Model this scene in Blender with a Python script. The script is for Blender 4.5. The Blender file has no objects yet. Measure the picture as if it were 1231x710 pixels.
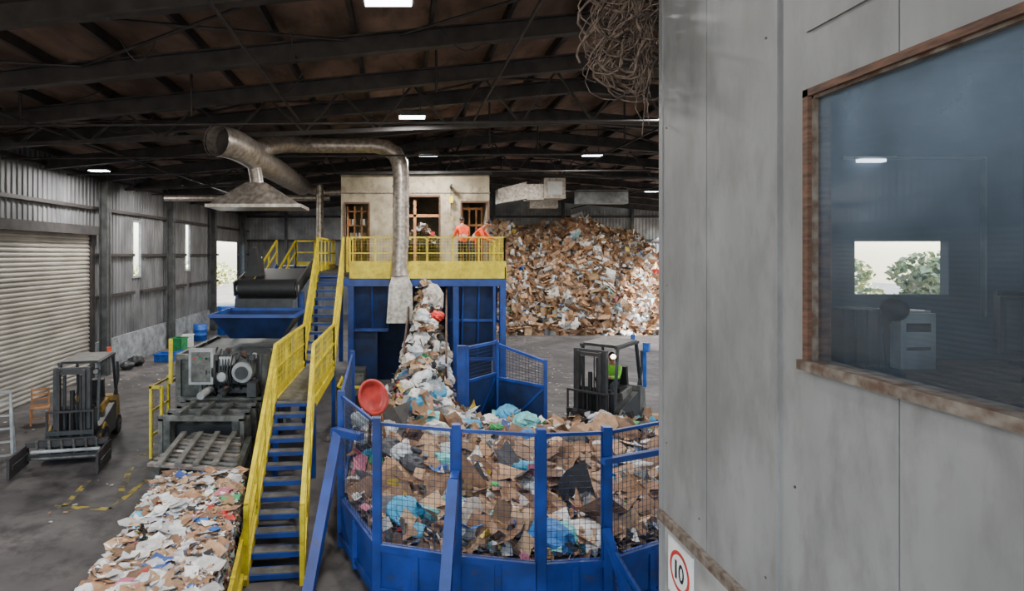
import bpy, math, random
import numpy as np
from mathutils import Vector, Matrix, Euler
random.seed(7); rng=np.random.default_rng(11)
S=bpy.context.scene
COL=bpy.context.collection

def s(r,g,b):
    f=lambda v:(v/255/12.92) if v/255<=.04045 else ((v/255+.055)/1.055)**2.4
    return (f(r),f(g),f(b))

# ---------------------------------------------------------------- materials
def mat(name,c1,c2=None,scale=4,rough=.6,metal=0,bump=0,stretch=(1,1,1),lo=.35,hi=.65,detail=6,grime=.25,dirt=None,dlo=.55,dhi=.7,damt=.85):
    m=bpy.data.materials.new(name); m.use_nodes=True
    nt=m.node_tree; N=nt.nodes; L=nt.links; b=N['Principled BSDF']
    if c2 is None: c2=tuple(x*.72 for x in c1)
    tc=N.new('ShaderNodeTexCoord'); mp=N.new('ShaderNodeMapping'); mp.inputs['Scale'].default_value=stretch
    L.new(tc.outputs['Object'],mp.inputs['Vector'])
    no=N.new('ShaderNodeTexNoise'); no.inputs['Scale'].default_value=scale; no.inputs['Detail'].default_value=detail
    L.new(mp.outputs['Vector'],no.inputs['Vector'])
    cr=N.new('ShaderNodeValToRGB'); e=cr.color_ramp.elements
    e[0].position=lo; e[0].color=(*c1,1); e[1].position=hi; e[1].color=(*c2,1)
    L.new(no.outputs['Fac'],cr.inputs['Fac'])
    n2=N.new('ShaderNodeTexNoise'); n2.inputs['Scale'].default_value=scale*.23+.3; n2.inputs['Detail'].default_value=8
    L.new(tc.outputs['Object'],n2.inputs['Vector'])
    mr=N.new('ShaderNodeMapRange'); mr.inputs['From Min'].default_value=.35; mr.inputs['From Max'].default_value=.7
    mr.inputs['To Min'].default_value=1; mr.inputs['To Max'].default_value=1-grime
    L.new(n2.outputs['Fac'],mr.inputs['Value'])
    mx=N.new('ShaderNodeMix'); mx.data_type='RGBA'; mx.blend_type='MULTIPLY'; mx.inputs['Factor'].default_value=1
    L.new(cr.outputs['Color'],mx.inputs['A']); L.new(mr.outputs['Result'],mx.inputs['B'])
    out=mx.outputs['Result']
    if dirt:
        n3=N.new('ShaderNodeTexNoise'); n3.inputs['Scale'].default_value=scale*1.7+1; n3.inputs['Detail'].default_value=12; n3.inputs['Roughness'].default_value=.65
        L.new(mp.outputs['Vector'],n3.inputs['Vector'])
        m3=N.new('ShaderNodeMapRange'); m3.inputs['From Min'].default_value=dlo; m3.inputs['From Max'].default_value=dhi; m3.inputs['To Max'].default_value=damt
        L.new(n3.outputs['Fac'],m3.inputs['Value'])
        x3=N.new('ShaderNodeMix'); x3.data_type='RGBA'; L.new(m3.outputs['Result'],x3.inputs['Factor']); L.new(out,x3.inputs['A']); x3.inputs['B'].default_value=(*dirt,1)
        out=x3.outputs['Result']
    L.new(out,b.inputs['Base Color'])
    b.inputs['Roughness'].default_value=rough; b.inputs['Metallic'].default_value=metal
    if bump:
        bp=N.new('ShaderNodeBump'); bp.inputs['Strength'].default_value=bump; bp.inputs['Distance'].default_value=.02
        L.new(no.outputs['Fac'],bp.inputs['Height']); L.new(bp.outputs['Normal'],b.inputs['Normal'])
    return m
def emis(name,c,st):
    m=bpy.data.materials.new(name); m.use_nodes=True; b=m.node_tree.nodes['Principled BSDF']
    b.inputs['Emission Color'].default_value=(*c,1); b.inputs['Emission Strength'].default_value=st
    b.inputs['Base Color'].default_value=(*c,1); return m
def attrmat(name,rough=.65):
    m=bpy.data.materials.new(name); m.use_nodes=True; nt=m.node_tree;N=nt.nodes;L=nt.links;b=N['Principled BSDF']
    a=N.new('ShaderNodeAttribute'); a.attribute_name='Col'
    tc=N.new('ShaderNodeTexCoord'); no=N.new('ShaderNodeTexNoise'); no.inputs['Scale'].default_value=9; no.inputs['Detail'].default_value=5
    L.new(tc.outputs['Object'],no.inputs['Vector'])
    mr=N.new('ShaderNodeMapRange'); mr.inputs['From Min'].default_value=.3; mr.inputs['From Max'].default_value=.7
    mr.inputs['To Min'].default_value=.6; mr.inputs['To Max'].default_value=1.15
    L.new(no.outputs['Fac'],mr.inputs['Value'])
    mx=N.new('ShaderNodeMix'); mx.data_type='RGBA'; mx.blend_type='MULTIPLY'; mx.inputs['Factor'].default_value=1
    L.new(a.outputs['Color'],mx.inputs['A']); L.new(mr.outputs['Result'],mx.inputs['B'])
    L.new(mx.outputs['Result'],b.inputs['Base Color']); b.inputs['Roughness'].default_value=rough
    return m

M={}
DUST=s(96,90,84)
M['blue']=mat('blue_paint',s(30,70,158),s(20,52,122),3,.45,0,.05,grime=.4,dirt=s(62,62,70),dlo=.56,dhi=.74)
M['bluedk']=mat('blue_paint_dark',s(24,48,98),s(18,34,66),3,.5,0,.05,grime=.5)
M['yellow']=mat('yellow_paint',s(236,214,40),s(204,180,30),6,.45,0,.03,grime=.3,dirt=s(96,84,44),dlo=.56,dhi=.72)
M['floor']=mat('concrete_floor',s(112,106,104),s(68,64,64),.6,.68,0,.15,lo=.3,hi=.7,detail=12,grime=.5,dirt=s(44,41,41),dlo=.45,dhi=.64)
M['roof']=mat('rusty_roof_sheet',s(158,128,112),s(92,72,62),1.1,.75,0,.2,stretch=(1,.35,1),grime=.5,dirt=s(58,44,38),dlo=.5,dhi=.7)
M['steel']=mat('dark_steel',s(64,59,58),s(42,38,38),3,.6,.1,.05)
M['col']=mat('grey_steel_column',s(88,90,90),s(60,60,60),3,.6,.1,.05)
M['clad']=mat('wall_cladding',s(124,124,126),s(90,90,93),1.5,.55,.1,.05,stretch=(1,1,.3),grime=.4,dirt=s(66,63,62),dlo=.55,dhi=.8)
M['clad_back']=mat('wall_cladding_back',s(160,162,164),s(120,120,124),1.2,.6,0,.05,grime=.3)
M['shutter']=mat('roller_shutter_metal',s(182,174,164),s(150,144,134),2,.5,.1,.03,stretch=(1,.3,1),grime=.3)
M['block']=mat('painted_block',s(158,162,166),s(118,120,124),3,.8,0,.2,grime=.4,dirt=s(80,78,78),dlo=.55,dhi=.7)
M['galv']=mat('galvanised_steel',s(190,180,170),s(138,128,120),9,.36,.55,.08,grime=.3)
M['panel']=mat('booth_panel',s(146,146,145),s(118,118,117),1.7,.6,.0,.02,stretch=(1.6,1.6,.6),lo=.3,hi=.75,detail=12,grime=.3,dirt=s(98,97,95),dlo=.46,dhi=.76,damt=.8)
M['panel_lo']=mat('booth_lower_panel',s(176,174,170),s(140,138,136),4,.6,0,.05,grime=.3)
M['wood']=mat('weathered_wood',s(112,78,58),s(70,48,38),10,.8,0,.2,stretch=(1,1,6))
M['woodlt']=mat('light_wood',s(186,130,80),s(150,100,60),8,.7)
M['rust']=mat('rusty_sill',s(128,120,110),s(86,66,52),18,.8,.1,.3)
M['rustdk']=mat('rusty_steel_plate',s(98,72,58),s(60,46,40),8,.8,.1,.3)
M['black']=mat('black_rubber',s(30,30,32),s(19,19,20),6,.6)
M['dkgrey']=mat('dark_grey_paint',s(60,61,63),s(42,43,45),5,.5,.1,.05)
M['grey']=mat('machine_grey',s(120,120,114),s(80,80,76),5,.5,.1,.08,grime=.5,dirt=s(48,42,38),dlo=.5,dhi=.7)
M['greygreen']=mat('machine_grey_green',s(92,96,90),s(60,62,60),5,.5,.1,.08,grime=.5,dirt=s(40,36,34),dlo=.48,dhi=.7)
M['cream']=mat('cream_cabin_wall',s(180,168,142),s(142,130,108),2,.7,0,.05,grime=.4,dirt=s(104,90,74),dlo=.5,dhi=.7)
M['ltgrey']=mat('light_grey',s(180,182,182),s(140,142,142),4,.5,.1,grime=.4)
M['orange']=mat('hi_vis_orange',s(255,84,30),s(230,66,20),12,.6,grime=.1)
M['lime']=mat('hi_vis_lime',s(150,230,70),s(120,200,50),12,.6,grime=.1)
M['navy']=mat('navy_workwear',s(34,38,52),s(24,26,36),12,.8)
M['skin']=mat('skin',s(170,120,92),s(150,102,78),12,.5,grime=.05)
M['hair']=mat('dark_hair',s(30,24,22),s(18,14,12),40,.6)
M['eye']=mat('eye_dark',s(20,16,14),s(12,10,10),5,.2)
M['silver']=mat('reflective_tape',s(210,212,205),s(190,190,186),12,.3,.2)
M['red']=mat('red_plastic',s(204,62,52),s(170,46,40),6,.5,grime=.3)
M['green']=mat('green_plastic',s(40,140,80),s(30,110,60),6,.5)
M['bluepl']=mat('blue_plastic',s(36,96,190),s(26,74,150),6,.45)
M['fyellow']=mat('forklift_yellow',s(190,150,50),s(140,106,36),5,.5,grime=.5,dirt=s(60,50,38),dlo=.5,dhi=.7)
M['fteal']=mat('forklift_dark',s(60,66,66),s(38,42,42),5,.5,grime=.4,dirt=DUST,dlo=.55,dhi=.75)
M['fgrey']=mat('forklift_grey',s(120,118,112),s(84,82,78),5,.5,grime=.4,dirt=s(60,54,48),dlo=.52,dhi=.72)
M['white']=mat('white_paint',s(232,232,230),s(215,215,212),6,.5,grime=.1)
M['ground']=mat('outdoor_ground',s(168,158,140),s(140,128,110),.5,.9)
M['carpet']=mat('office_floor',s(70,72,78),s(56,58,62),5,.9)
M['intw']=mat('office_wall',s(92,102,114),s(76,84,96),3,.8)
M['cable']=mat('dusty_cable',s(124,104,90),s(70,58,52),20,.9)
M['ymark']=mat('worn_yellow_marking',s(170,150,60),s(84,80,74),4,.8,lo=.42,hi=.52,detail=12)
M['led']=emis('led_panel',(.9,.96,1),14)
M['ledsmall']=emis('led_tube',(.9,.96,1),5)
M['headlamp']=emis('headlamp',(1,.8,.5),7)
M['trash']=attrmat('mixed_recyclables')
M['leaf']=attrmat('foliage',.9)
g=bpy.data.materials.new('dusty_hazy_glass'); g.use_nodes=True; nt=g.node_tree; N=nt.nodes; L=nt.links; N.clear()
o=N.new('ShaderNodeOutputMaterial'); tr=N.new('ShaderNodeBsdfTransparent'); tr.inputs[0].default_value=(.78,.85,.9,1)
gl=N.new('ShaderNodeBsdfGlossy'); gl.inputs['Roughness'].default_value=.03
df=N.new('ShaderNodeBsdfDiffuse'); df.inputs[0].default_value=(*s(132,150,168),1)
m1=N.new('ShaderNodeMixShader'); m2=N.new('ShaderNodeMixShader'); m1.inputs[0].default_value=.10
tc=N.new('ShaderNodeTexCoord'); no=N.new('ShaderNodeTexNoise'); no.inputs['Scale'].default_value=3; no.inputs['Detail'].default_value=10
L.new(tc.outputs['Object'],no.inputs['Vector'])
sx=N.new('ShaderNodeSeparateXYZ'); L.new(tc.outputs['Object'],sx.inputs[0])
hz=N.new('ShaderNodeMapRange'); hz.inputs['From Min'].default_value=4.45; hz.inputs['From Max'].default_value=5.25; hz.inputs['To Min'].default_value=.10; hz.inputs['To Max'].default_value=.5  # dust film plus painted blue-grey haze, denser toward the top of the pane
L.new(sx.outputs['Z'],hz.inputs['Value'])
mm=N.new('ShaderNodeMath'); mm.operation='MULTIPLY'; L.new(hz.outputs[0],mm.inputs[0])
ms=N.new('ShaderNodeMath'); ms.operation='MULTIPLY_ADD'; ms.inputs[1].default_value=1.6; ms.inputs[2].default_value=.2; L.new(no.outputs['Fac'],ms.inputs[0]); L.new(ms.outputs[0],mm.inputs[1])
L.new(tr.outputs[0],m1.inputs[1]); L.new(gl.outputs[0],m1.inputs[2])
L.new(mm.outputs[0],m2.inputs[0]); L.new(m1.outputs[0],m2.inputs[1]); L.new(df.outputs[0],m2.inputs[2]); L.new(m2.outputs[0],o.inputs[0])
M['glass']=g

# ---------------------------------------------------------------- mesh builder
class MB:
    def __init__(s): s.v=[];s.f=[];s.mi=[];s.sm=[];s.mats=[]
    def _m(s,k):
        m=M[k] if isinstance(k,str) else k
        if m not in s.mats: s.mats.append(m)
        return s.mats.index(m)
    def add(s,vs,fs,k,smooth=False):
        b=len(s.v); i=s._m(k); s.v+= [tuple(v) for v in vs]
        for f in fs: s.f.append([b+x for x in f]); s.mi.append(i); s.sm.append(smooth)
    def hexa(s,p,k):
        s.add(p,[(3,2,1,0),(4,5,6,7),(0,1,5,4),(1,2,6,5),(2,3,7,6),(3,0,4,7)],k)
    def box(s,c,d,k,rot=None):
        x,y,z=[q/2 for q in d]
        P=[Vector(q) for q in [(-x,-y,-z),(x,-y,-z),(x,y,-z),(-x,y,-z),(-x,-y,z),(x,-y,z),(x,y,z),(-x,y,z)]]
        if rot is not None:
            R=Euler(rot).to_matrix(); P=[R@q for q in P]
        s.hexa([q+Vector(c) for q in P],k)
    def bb(s,x0,x1,y0,y1,z0,z1,k): s.box(((x0+x1)/2,(y0+y1)/2,(z0+z1)/2),(abs(x1-x0),abs(y1-y0),abs(z1-z0)),k)
    def beam(s,a,b,w,h,k,up=(0,0,1)):
        a=Vector(a);b=Vector(b);t=(b-a).normalized();u=Vector(up)
        if abs(t.dot(u))>.98: u=Vector((0,1,0))
        sd=t.cross(u).normalized(); u=sd.cross(t).normalized()
        o=[sd*(i*w/2)+u*(j*h/2) for i,j in((-1,-1),(1,-1),(1,1),(-1,1))]
        s.hexa([a+q for q in o]+[b+q for q in o],k)
    def ibeam(s,a,b,w,h,k,t=.03):
        s.beam(a,b,t,h,k)
        up=Vector((0,0,h/2))
        s.beam(Vector(a)+up,Vector(b)+up,w,t,k); s.beam(Vector(a)-up,Vector(b)-up,w,t,k)
    def tube(s,pts,r,k,seg=10,cap=True,smooth=True):
        pts=[Vector(p) for p in pts]; n=len(pts); rr=r if isinstance(r,(list,tuple)) else [r]*n
        vs=[];u=None
        for i,p in enumerate(pts):
            t=(pts[min(i+1,n-1)]-pts[max(i-1,0)]).normalized()
            if u is None:
                u=Vector((0,0,1)) if abs(t.z)<.9 else Vector((1,0,0))
            u=(u-t*u.dot(t)).normalized(); w=t.cross(u)
            for j in range(seg):
                a=2*math.pi*(j+.5)/seg; vs.append(p+(u*math.cos(a)+w*math.sin(a))*rr[i])
        fs=[(i*seg+j,i*seg+(j+1)%seg,(i+1)*seg+(j+1)%seg,(i+1)*seg+j) for i in range(n-1) for j in range(seg)]
        s.add(vs,fs,k,smooth)
        if cap:
            s.add(vs[:seg],[tuple(range(seg))[::-1]],k); s.add(vs[-seg:],[tuple(range(seg))],k)
    def wheel(s,c,r,w,axis,k1='black',k2='ltgrey'):
        c=Vector(c);a=Vector(axis).normalized()
        s.tube([c-a*w/2,c-a*w*.38,c+a*w*.38,c+a*w/2],[r*.9,r,r,r*.9],k1,20)
        s.tube([c-a*(w/2+.01),c+a*(w/2+.01)],r*.5,k2,14)
        s.tube([c-a*(w/2+.03),c+a*(w/2+.03)],r*.18,k1,8)
    def ell(s,c,r,k,rot=None,su=14,sv=10):
        vs=[];R=Euler(rot).to_matrix() if rot is not None else Matrix.Identity(3)
        for i in range(sv+1):
            th=math.pi*i/sv
            for j in range(su):
                ph=2*math.pi*j/su
                vs.append(R@Vector((r[0]*math.sin(th)*math.cos(ph),r[1]*math.sin(th)*math.sin(ph),r[2]*math.cos(th)))+Vector(c))
        fs=[(i*su+j,(i+1)*su+j,(i+1)*su+(j+1)%su,i*su+(j+1)%su) for i in range(sv) for j in range(su)]
        s.add(vs,fs,k,True)
    def mesh(s,p00,p10,p01,p11,sp,r,k):
        p00,p10,p01,p11=[Vector(p) for p in (p00,p10,p01,p11)]
        nu=max(2,int((p10-p00).length/sp)); nv=max(2,int((p01-p00).length/sp))
        for i in range(nu+1):
            t=i/nu; s.tube([p00.lerp(p10,t),p01.lerp(p11,t)],r,k,4,False,False)
        for i in range(nv+1):
            t=i/nv; s.tube([p00.lerp(p01,t),p10.lerp(p11,t)],r,k,4,False,False)
    def build(s,name,bevel=0,parent=None,loc=None,rotz=0):
        me=bpy.data.meshes.new(name); me.from_pydata(s.v,[],s.f)
        for m in s.mats: me.materials.append(m)
        me.polygons.foreach_set('material_index',s.mi); me.polygons.foreach_set('use_smooth',s.sm); me.update()
        ob=bpy.data.objects.new(name,me); COL.objects.link(ob)
        if bevel:
            b=ob.modifiers.new('bevel','BEVEL'); b.width=bevel; b.segments=2; b.limit_method='ANGLE'; b.angle_limit=.9
        if parent: ob.parent=parent
        if loc: ob.location=loc
        ob.rotation_euler=(0,0,rotz)
        return ob
def empty(name,loc=(0,0,0),rotz=0):
    e=bpy.data.objects.new(name,None); COL.objects.link(e); e.location=loc; e.rotation_euler=(0,0,rotz); e.empty_display_size=.3; return e

# ---------------------------------------------------------------- building shell
XL,XR,YB,YF=-11.5,22.0,44.0,-7.0
RX=4.8; EZ=7.9; RZ=9.5
def roofz(x): return EZ+(RZ-EZ)*((x-XL)/(RX-XL) if x<RX else (XR-x)/(XR-RX))
b=MB(); b.bb(XL-.3,XR+.3,YF,YB+.3,-.2,0,'floor'); b.build('floor')
b=MB(); b.bb(-60,80,-50,100,-.5,-.21,'ground'); b.build('ground_outdoor')

def ribbed(b,axis,fixed,a0,a1,z0,z1,k,pitch=.25,d=.035,sgn=1):
    n=max(1,int((a1-a0)/pitch)); st=(a1-a0)/n; prof=[]
    for i in range(n):
        q=a0+i*st; prof+=[(q,0),(q+st*.55,0),(q+st*.65,d),(q+st*.9,d)]
    prof.append((a1,0)); vs=[]
    for q,e in prof:
        for z in(z0,z1):
            vs.append((fixed+sgn*e,q,z) if axis=='y' else (q,fixed+sgn*e,z))
    b.add(vs,[(2*i,2*i+1,2*i+3,2*i+2) for i in range(len(prof)-1)],k)
b=MB()
opens=[(13.6,21.6,0,5.3),(25.0,25.75,3.6,6.0),(31.1,31.8,3.7,6.2),(36.6,41.2,0,5.4)]
y=YF
for (a,c,z0,z1) in opens:
    ribbed(b,'y',XL,y,a,0,EZ,'clad')
    if z0>0: ribbed(b,'y',XL,a,c,0,z0,'clad')
    ribbed(b,'y',XL,a,c,z1,EZ,'clad'); y=c
ribbed(b,'y',XL,y,YB,0,EZ,'clad')
for (a,c) in [(YF,13.4),(21.75,36.6),(41.2,YB)]: b.bb(XL-.05,XL+.14,a,c,0,1.25,'block')
for z in (2.95,4.55,6.3,7.5):
    for (a,c) in [(YF,13.4),(21.75,25),(25.75,31.1),(31.8,36.6),(41.2,YB)] if z<5.5 else [(YF,YB)]:
        b.bb(XL+.03,XL+.17,a,c,z-.06,z+.06,'steel')
b.build('wall_left')
b=MB()
for Y in (-3.5,2.5,9.0,22.1,28.5,35,41.5):
    b.bb(XL+.18,XL+.5,Y-.02,Y+.02,0,roofz(XL)-.1,'col'); b.bb(XL+.18,XL+.21,Y-.14,Y+.14,0,7.7,'col'); b.bb(XL+.46,XL+.5,Y-.14,Y+.14,0,7.7,'col')
b.build('column_row_left')
b=MB()
for a,c,z0,z1 in opens[1:3]:
    for z in (z0,z1): b.bb(XL-.02,XL+.08,a-.05,c+.05,z-.04,z+.04,'ltgrey')
    for yy in (a,c): b.bb(XL-.02,XL+.08,yy-.04,yy+.04,z0,z1,'ltgrey')
b.build('window_1')
b=MB(); vs=[];n=0
zz=0
while zz<5.3:
    for dz,e in((0,0),(.04,.04),(.09,.04),(.13,0)):
        vs+=[(XL+.03+e,13.65,zz+dz),(XL+.03+e,21.55,zz+dz)]; n+=1
    zz+=.15
b.add(vs,[(2*i,2*i+1,2*i+3,2*i+2) for i in range(n-1)],'shutter')
b.bb(XL,XL+.16,13.45,13.65,0,5.4,'steel'); b.bb(XL,XL+.16,21.5,21.7,0,5.4,'steel')
b.bb(XL,XL+.3,13.4,21.75,5.3,5.62,'steel')
b.build('door_1')
b=MB(); y=YF
for (a,c,z1) in [(21.5,29.0,5.3),(29.6,43,7.0)]:
    ribbed(b,'y',XR,y,a,0,EZ,'clad',sgn=-1); ribbed(b,'y',XR,a,c,z1,EZ,'clad',sgn=-1); y=c
ribbed(b,'y',XR,y,YB,0,EZ,'clad',sgn=-1); b.build('wall_right')
b=MB()
ribbed(b,'x',YB,XL,XR,0,5.6,'clad',sgn=-1)
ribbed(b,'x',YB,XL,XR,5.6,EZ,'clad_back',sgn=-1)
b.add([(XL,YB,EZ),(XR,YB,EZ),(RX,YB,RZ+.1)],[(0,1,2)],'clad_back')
for z in (3,5.6,7.4): b.bb(XL,XR,YB-.2,YB-.06,z-.08,z+.08,'steel')
x=XL+3
while x<XR-1: b.bb(x-.1,x+.1,YB-.35,YB-.2,0,roofz(x)-.1,'col'); x+=5.2
b.build('wall_back')
b=MB()
for x0,x1 in((XL-.3,RX),(RX,XR+.3)):
    z0=roofz(x0);z1=roofz(x1)
    b.hexa([(x0,YF,z0),(x1,YF,z1),(x1,YB+.3,z1),(x0,YB+.3,z0),(x0,YF,z0+.08),(x1,YF,z1+.08),(x1,YB+.3,z1+.08),(x0,YB+.3,z0+.08)],'roof')
b.build('ceiling')
b=MB()
x=XL+.5
while x<XR:
    z=roofz(x)-.11; b.bb(x-.04,x+.04,YF,YB,z-.1,z+.1,'steel'); x+=1.45
rafters=[-2,4.0,8.4,11.0,13.4,15.5,18.75,22,25.25,28.5,31.75,35,38.25,41.5]
for Y in rafters:
    for x0,x1 in((XL+.1,RX),(RX,XR-.1)):
        b.ibeam((x0,Y,roofz(x0)-.42),(x1,Y,roofz(x1)-.42),.2,.34,'steel')
for i in range(2,len(rafters)-1,2):
    Y0,Y1=rafters[i],rafters[i+1]
    for xa,xb in((-11,-6),(-6,-1),(0,4.8),(4.8,10),(10,15)):
        b.tube([(xa,Y0,roofz(xa)-.3),(xb,Y1,roofz(xb)-.3)],.03,'steel',6); b.tube([(xb,Y0,roofz(xb)-.3),(xa,Y1,roofz(xa)-.3)],.03,'steel',6)
for Y in rafters:
    for xx in np.arange(-10,20,2.9):
        b.beam((xx,Y,roofz(xx)-.6),(xx,Y+.8,roofz(xx)-.14),.05,.05,'steel')
for xx in (-8.2,-2.6,2.2,8.0,13): b.tube([(xx,YF,roofz(xx)-.72),(xx,YB,roofz(xx)-.72)],.035,'steel',6)
for Y in (12.6,16.8,20.2,27): b.tube([(XL,Y,7.35),(XR,Y,7.6)],.03,'steel',6)
for Y in (14.5,24):
    for xa,xb in((XL+.2,RX),(RX,XR-.2)):
        za=7.9 if xa==RX else 7.25; zb=7.9 if xb==RX else 7.25
        b.beam((xa,Y,za),(xb,Y,zb),.1,.1,'steel'); nn=9
        for i in range(nn):
            t0=i/nn;t1=(i+1)/nn; X0=xa+(xb-xa)*t0;X1=xa+(xb-xa)*t1
            b.beam((X0,Y,za+(zb-za)*t0),((X0+X1)/2,Y,roofz((X0+X1)/2)-.25),.05,.05,'steel'); b.beam(((X0+X1)/2,Y,roofz((X0+X1)/2)-.25),(X1,Y,za+(zb-za)*t1),.05,.05,'steel')
for Y,xx,l in ((12.6,-4.5,.9),(12.6,.8,.9),(16.8,2.6,1.5),(16.8,6.5,1.4),(20.2,4.8,1.2),(12.6,-8.2,.7)):
    b.tube([(xx,Y,roofz(xx)-.1),(xx,Y,roofz(xx)-.1-l)],.03,'steel',6)
for i in range(26):
    x=random.uniform(-10,12);Y=random.uniform(10,30);x2=x+random.uniform(-3,3);Y2=Y+random.uniform(-1,1);sg=random.uniform(.15,.5)
    b.tube([(x+(x2-x)*j/8,Y+(Y2-Y)*j/8,roofz(x+(x2-x)*j/8)-.35-sg*math.sin(math.pi*j/8)) for j in range(9)],.014,'steel',4)
b.build('roof_frame')

lamps=[(-.14,7.4),(.3,13.7),(.95,19),(6.3,19),(-10.0,19.4),(-9.3,24.2),(-9,6),(6,12.5),(12,13),(-5.5,3),(3.5,2),(12,22),(17,16),(-6.8,27.5),(-6,34),(0,28.5),(1.5,38),(7,27),(13,30),(9,34),(-3,-3),(17,30)]  # opening entries are known fixtures; the rest are added to fill the hall with light
for i,(x,Y) in enumerate(lamps):
    z=7.8 if x>-9 else 7.35
    e=empty('high_bay_lamp',(x,Y,z)); bb=MB()
    bb.box((0,0,.06),(.66,.34,.08),'steel'); bb.box((0,0,.01),(.6,.28,.02),'led')
    top=roofz(x)-z-.05
    bb.tube([(-.2,0,.1),(-.2,0,top)],.012,'steel',5); bb.tube([(.2,0,.1),(.2,0,top)],.012,'steel',5)
    bb.build('lamp_housing',parent=e)
    l=bpy.data.lights.new('lamp_light','AREA'); l.shape='RECTANGLE'; l.size=.6; l.size_y=.3; l.energy=350; l.color=(1,.97,.93)
    lo=bpy.data.objects.new('lamp_light',l); COL.objects.link(lo); lo.parent=e; lo.location=(0,0,-.02)

# ---------------------------------------------------------------- booth (right)
BX=1.7; BY=3.78
b=MB(); t=.06
def wallp(y0,y1,z0,z1,k='panel'): b.bb(BX,BX+t,y0+.003,y1-.003,z0,z1,k)
wy0,wy1,wz0,wz1=.5,2.40,4.16,5.25
seams=[BY,3.22,2.61,1.98,1.2,.3,-1.0]
for i in range(len(seams)-1):
    a,c=seams[i+1],seams[i]
    lo,hi=max(a,wy0),min(c,wy1)
    if lo<hi:
        wallp(a,c,2.95,wz0-.04); wallp(a,c,wz1+.03,7.6)
        if c>wy1: wallp(wy1+.02,c,wz0-.04,wz1+.03)
        if a<wy0: wallp(a,wy0-.02,wz0-.04,wz1+.03)
    else: wallp(a,c,2.95,7.6)
b.bb(BX+.03,BX+.05,wy1+.02,BY-.06,2.95,7.6,'steel')
b.bb(BX-.006,BX+.03,BY-.03,BY+.02,0,7.6,'panel')
b.bb(BX-.01,BX,2.604,2.616,2.95,7.6,'panel')
b.bb(BX-.01,BX,-1,2.42,5.52,5.535,'panel')
b.bb(BX-.03,BX+.02,-1,BY,2.89,2.95,'rust')
b.bb(BX+.01,BX+.06,-1,BY,0,2.88,'panel_lo')
for (yy,zz) in [(3.7,3.4),(3.7,4.4),(3.7,5.4),(3.3,3.1),(2.7,3.1),(2.5,3.6),(2.7,5.6)]: b.tube([(BX-.004,yy,zz),(BX+.01,yy,zz)],.006,'rust',8)
hx0,hx1,hz0,hz1=2.91,3.51,4.34,4.68
for x0,x1,z0,z1 in((BX+.07,hx0,0,7.6),(hx1,6,0,7.6),(hx0,hx1,0,hz0),(hx0,hx1,hz1,7.6)): b.bb(x0,x1,BY-.06,BY,z0,z1,'intw')
b.bb(BX+.07,6,-1,BY-.06,2.85,2.95,'carpet'); b.bb(BX+.07,6,-1,BY-.06,5.9,6.0,'intw'); b.bb(5.95,6,-1,BY,2.95,6,'intw'); b.bb(BX+.07,6,-1.05,-1,0,7.6,'intw')
b.bb(hx0-.02,hx1+.2,BY-.09,BY-.06,5.20,5.215,'ltgrey'); b.bb(hx1+.2,hx1+.215,BY-.09,BY-.06,4.2,5.215,'ltgrey')
b.build('wall_booth')
b=MB()
b.bb(BX-.018,BX+.08,wy0,wy1+.03,wz1,wz1+.03,'wood'); b.bb(BX-.018,BX+.08,wy1,wy1+.03,wz0-.03,wz1+.03,'wood')
b.bb(BX-.04,BX+.08,wy0,wy1+.035,wz0-.04,wz0,'rust'); b.bb(BX+.0,BX+.02,wy0,wy1,wz1-.012,wz1,'rust'); b.bb(BX+.0,BX+.02,wy1-.01,wy1,wz0,wz1,'rust')
b.bb(BX-.018,BX+.08,wy0-.04,wy0,wz0,wz1,'wood')
b.add([(BX+.03,wy0,wz0),(BX+.03,wy1,wz0),(BX+.03,wy1,wz1),(BX+.03,wy0,wz1)],[(0,1,2,3)],'glass'); b.build('window_2')
b=MB(); b.bb(2.2,4.6,2.7,3.62,3.9,3.94,'wood')
for x,yy in((2.25,2.75),(4.55,2.75),(2.25,3.57),(4.55,3.57)): b.bb(x-.03,x+.03,yy-.03,yy+.03,2.95,3.9,'dkgrey')
b.build('office_desk')
def monitor(name,x,y,rz):
    b=MB(); b.box((0,0,.3),(.46,.04,.29),'black'); b.box((0,-.022,.3),(.42,.005,.25),'dkgrey'); b.box((0,.02,.1),(.05,.03,.18),'black'); b.box((0,0,.01),(.24,.18,.02),'black'); b.build(name,.004,None,(x,y,3.94),rz)
monitor('computer_monitor',3.72,3.35,-.3); monitor('computer_monitor',3.25,2.85,-.5)
b=MB(); b.box((0,0,.16),(.2,.2,.32),'ltgrey'); b.box((0,-.102,.24),(.14,.004,.05),'black'); b.box((0,-.102,.12),(.14,.004,.02),'black'); b.box((0,0,.325),(.16,.18,.02),'ltgrey'); b.build('desk_printer',.01,None,(2.96,3.42,3.94))
b=MB(); b.tube([(0,0,.02),(0,0,.06)],.09,'black'); b.tube([(0,0,.05),(0,.02,.25),(0,-.04,.34)],.015,'black',6); b.ell((0,-.06,.38),(.05,.07,.06),'black'); b.build('desk_lamp',0,None,(2.5,3.0,3.94))
b=MB(); 
for i in range(4): b.box((i*.07,0,.17),(.055,.22,.34),['navy','black','dkgrey','black'][i])
b.build('file_binders',.003,None,(2.58,3.45,3.94))
b=MB()
for i in range(5):
    a=i*2*math.pi/5; b.beam((0,0,.09),(.28*math.cos(a),.28*math.sin(a),.06),.04,.03,'black'); b.ell((.28*math.cos(a),.28*math.sin(a),.03),(.03,.03,.03),'black')
b.tube([(0,0,.08),(0,0,.52)],.03,'dkgrey'); b.box((0,0,.56),(.48,.46,.08),'black'); b.box((0,-.24,.75),(.06,.03,.4),'black')
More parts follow.
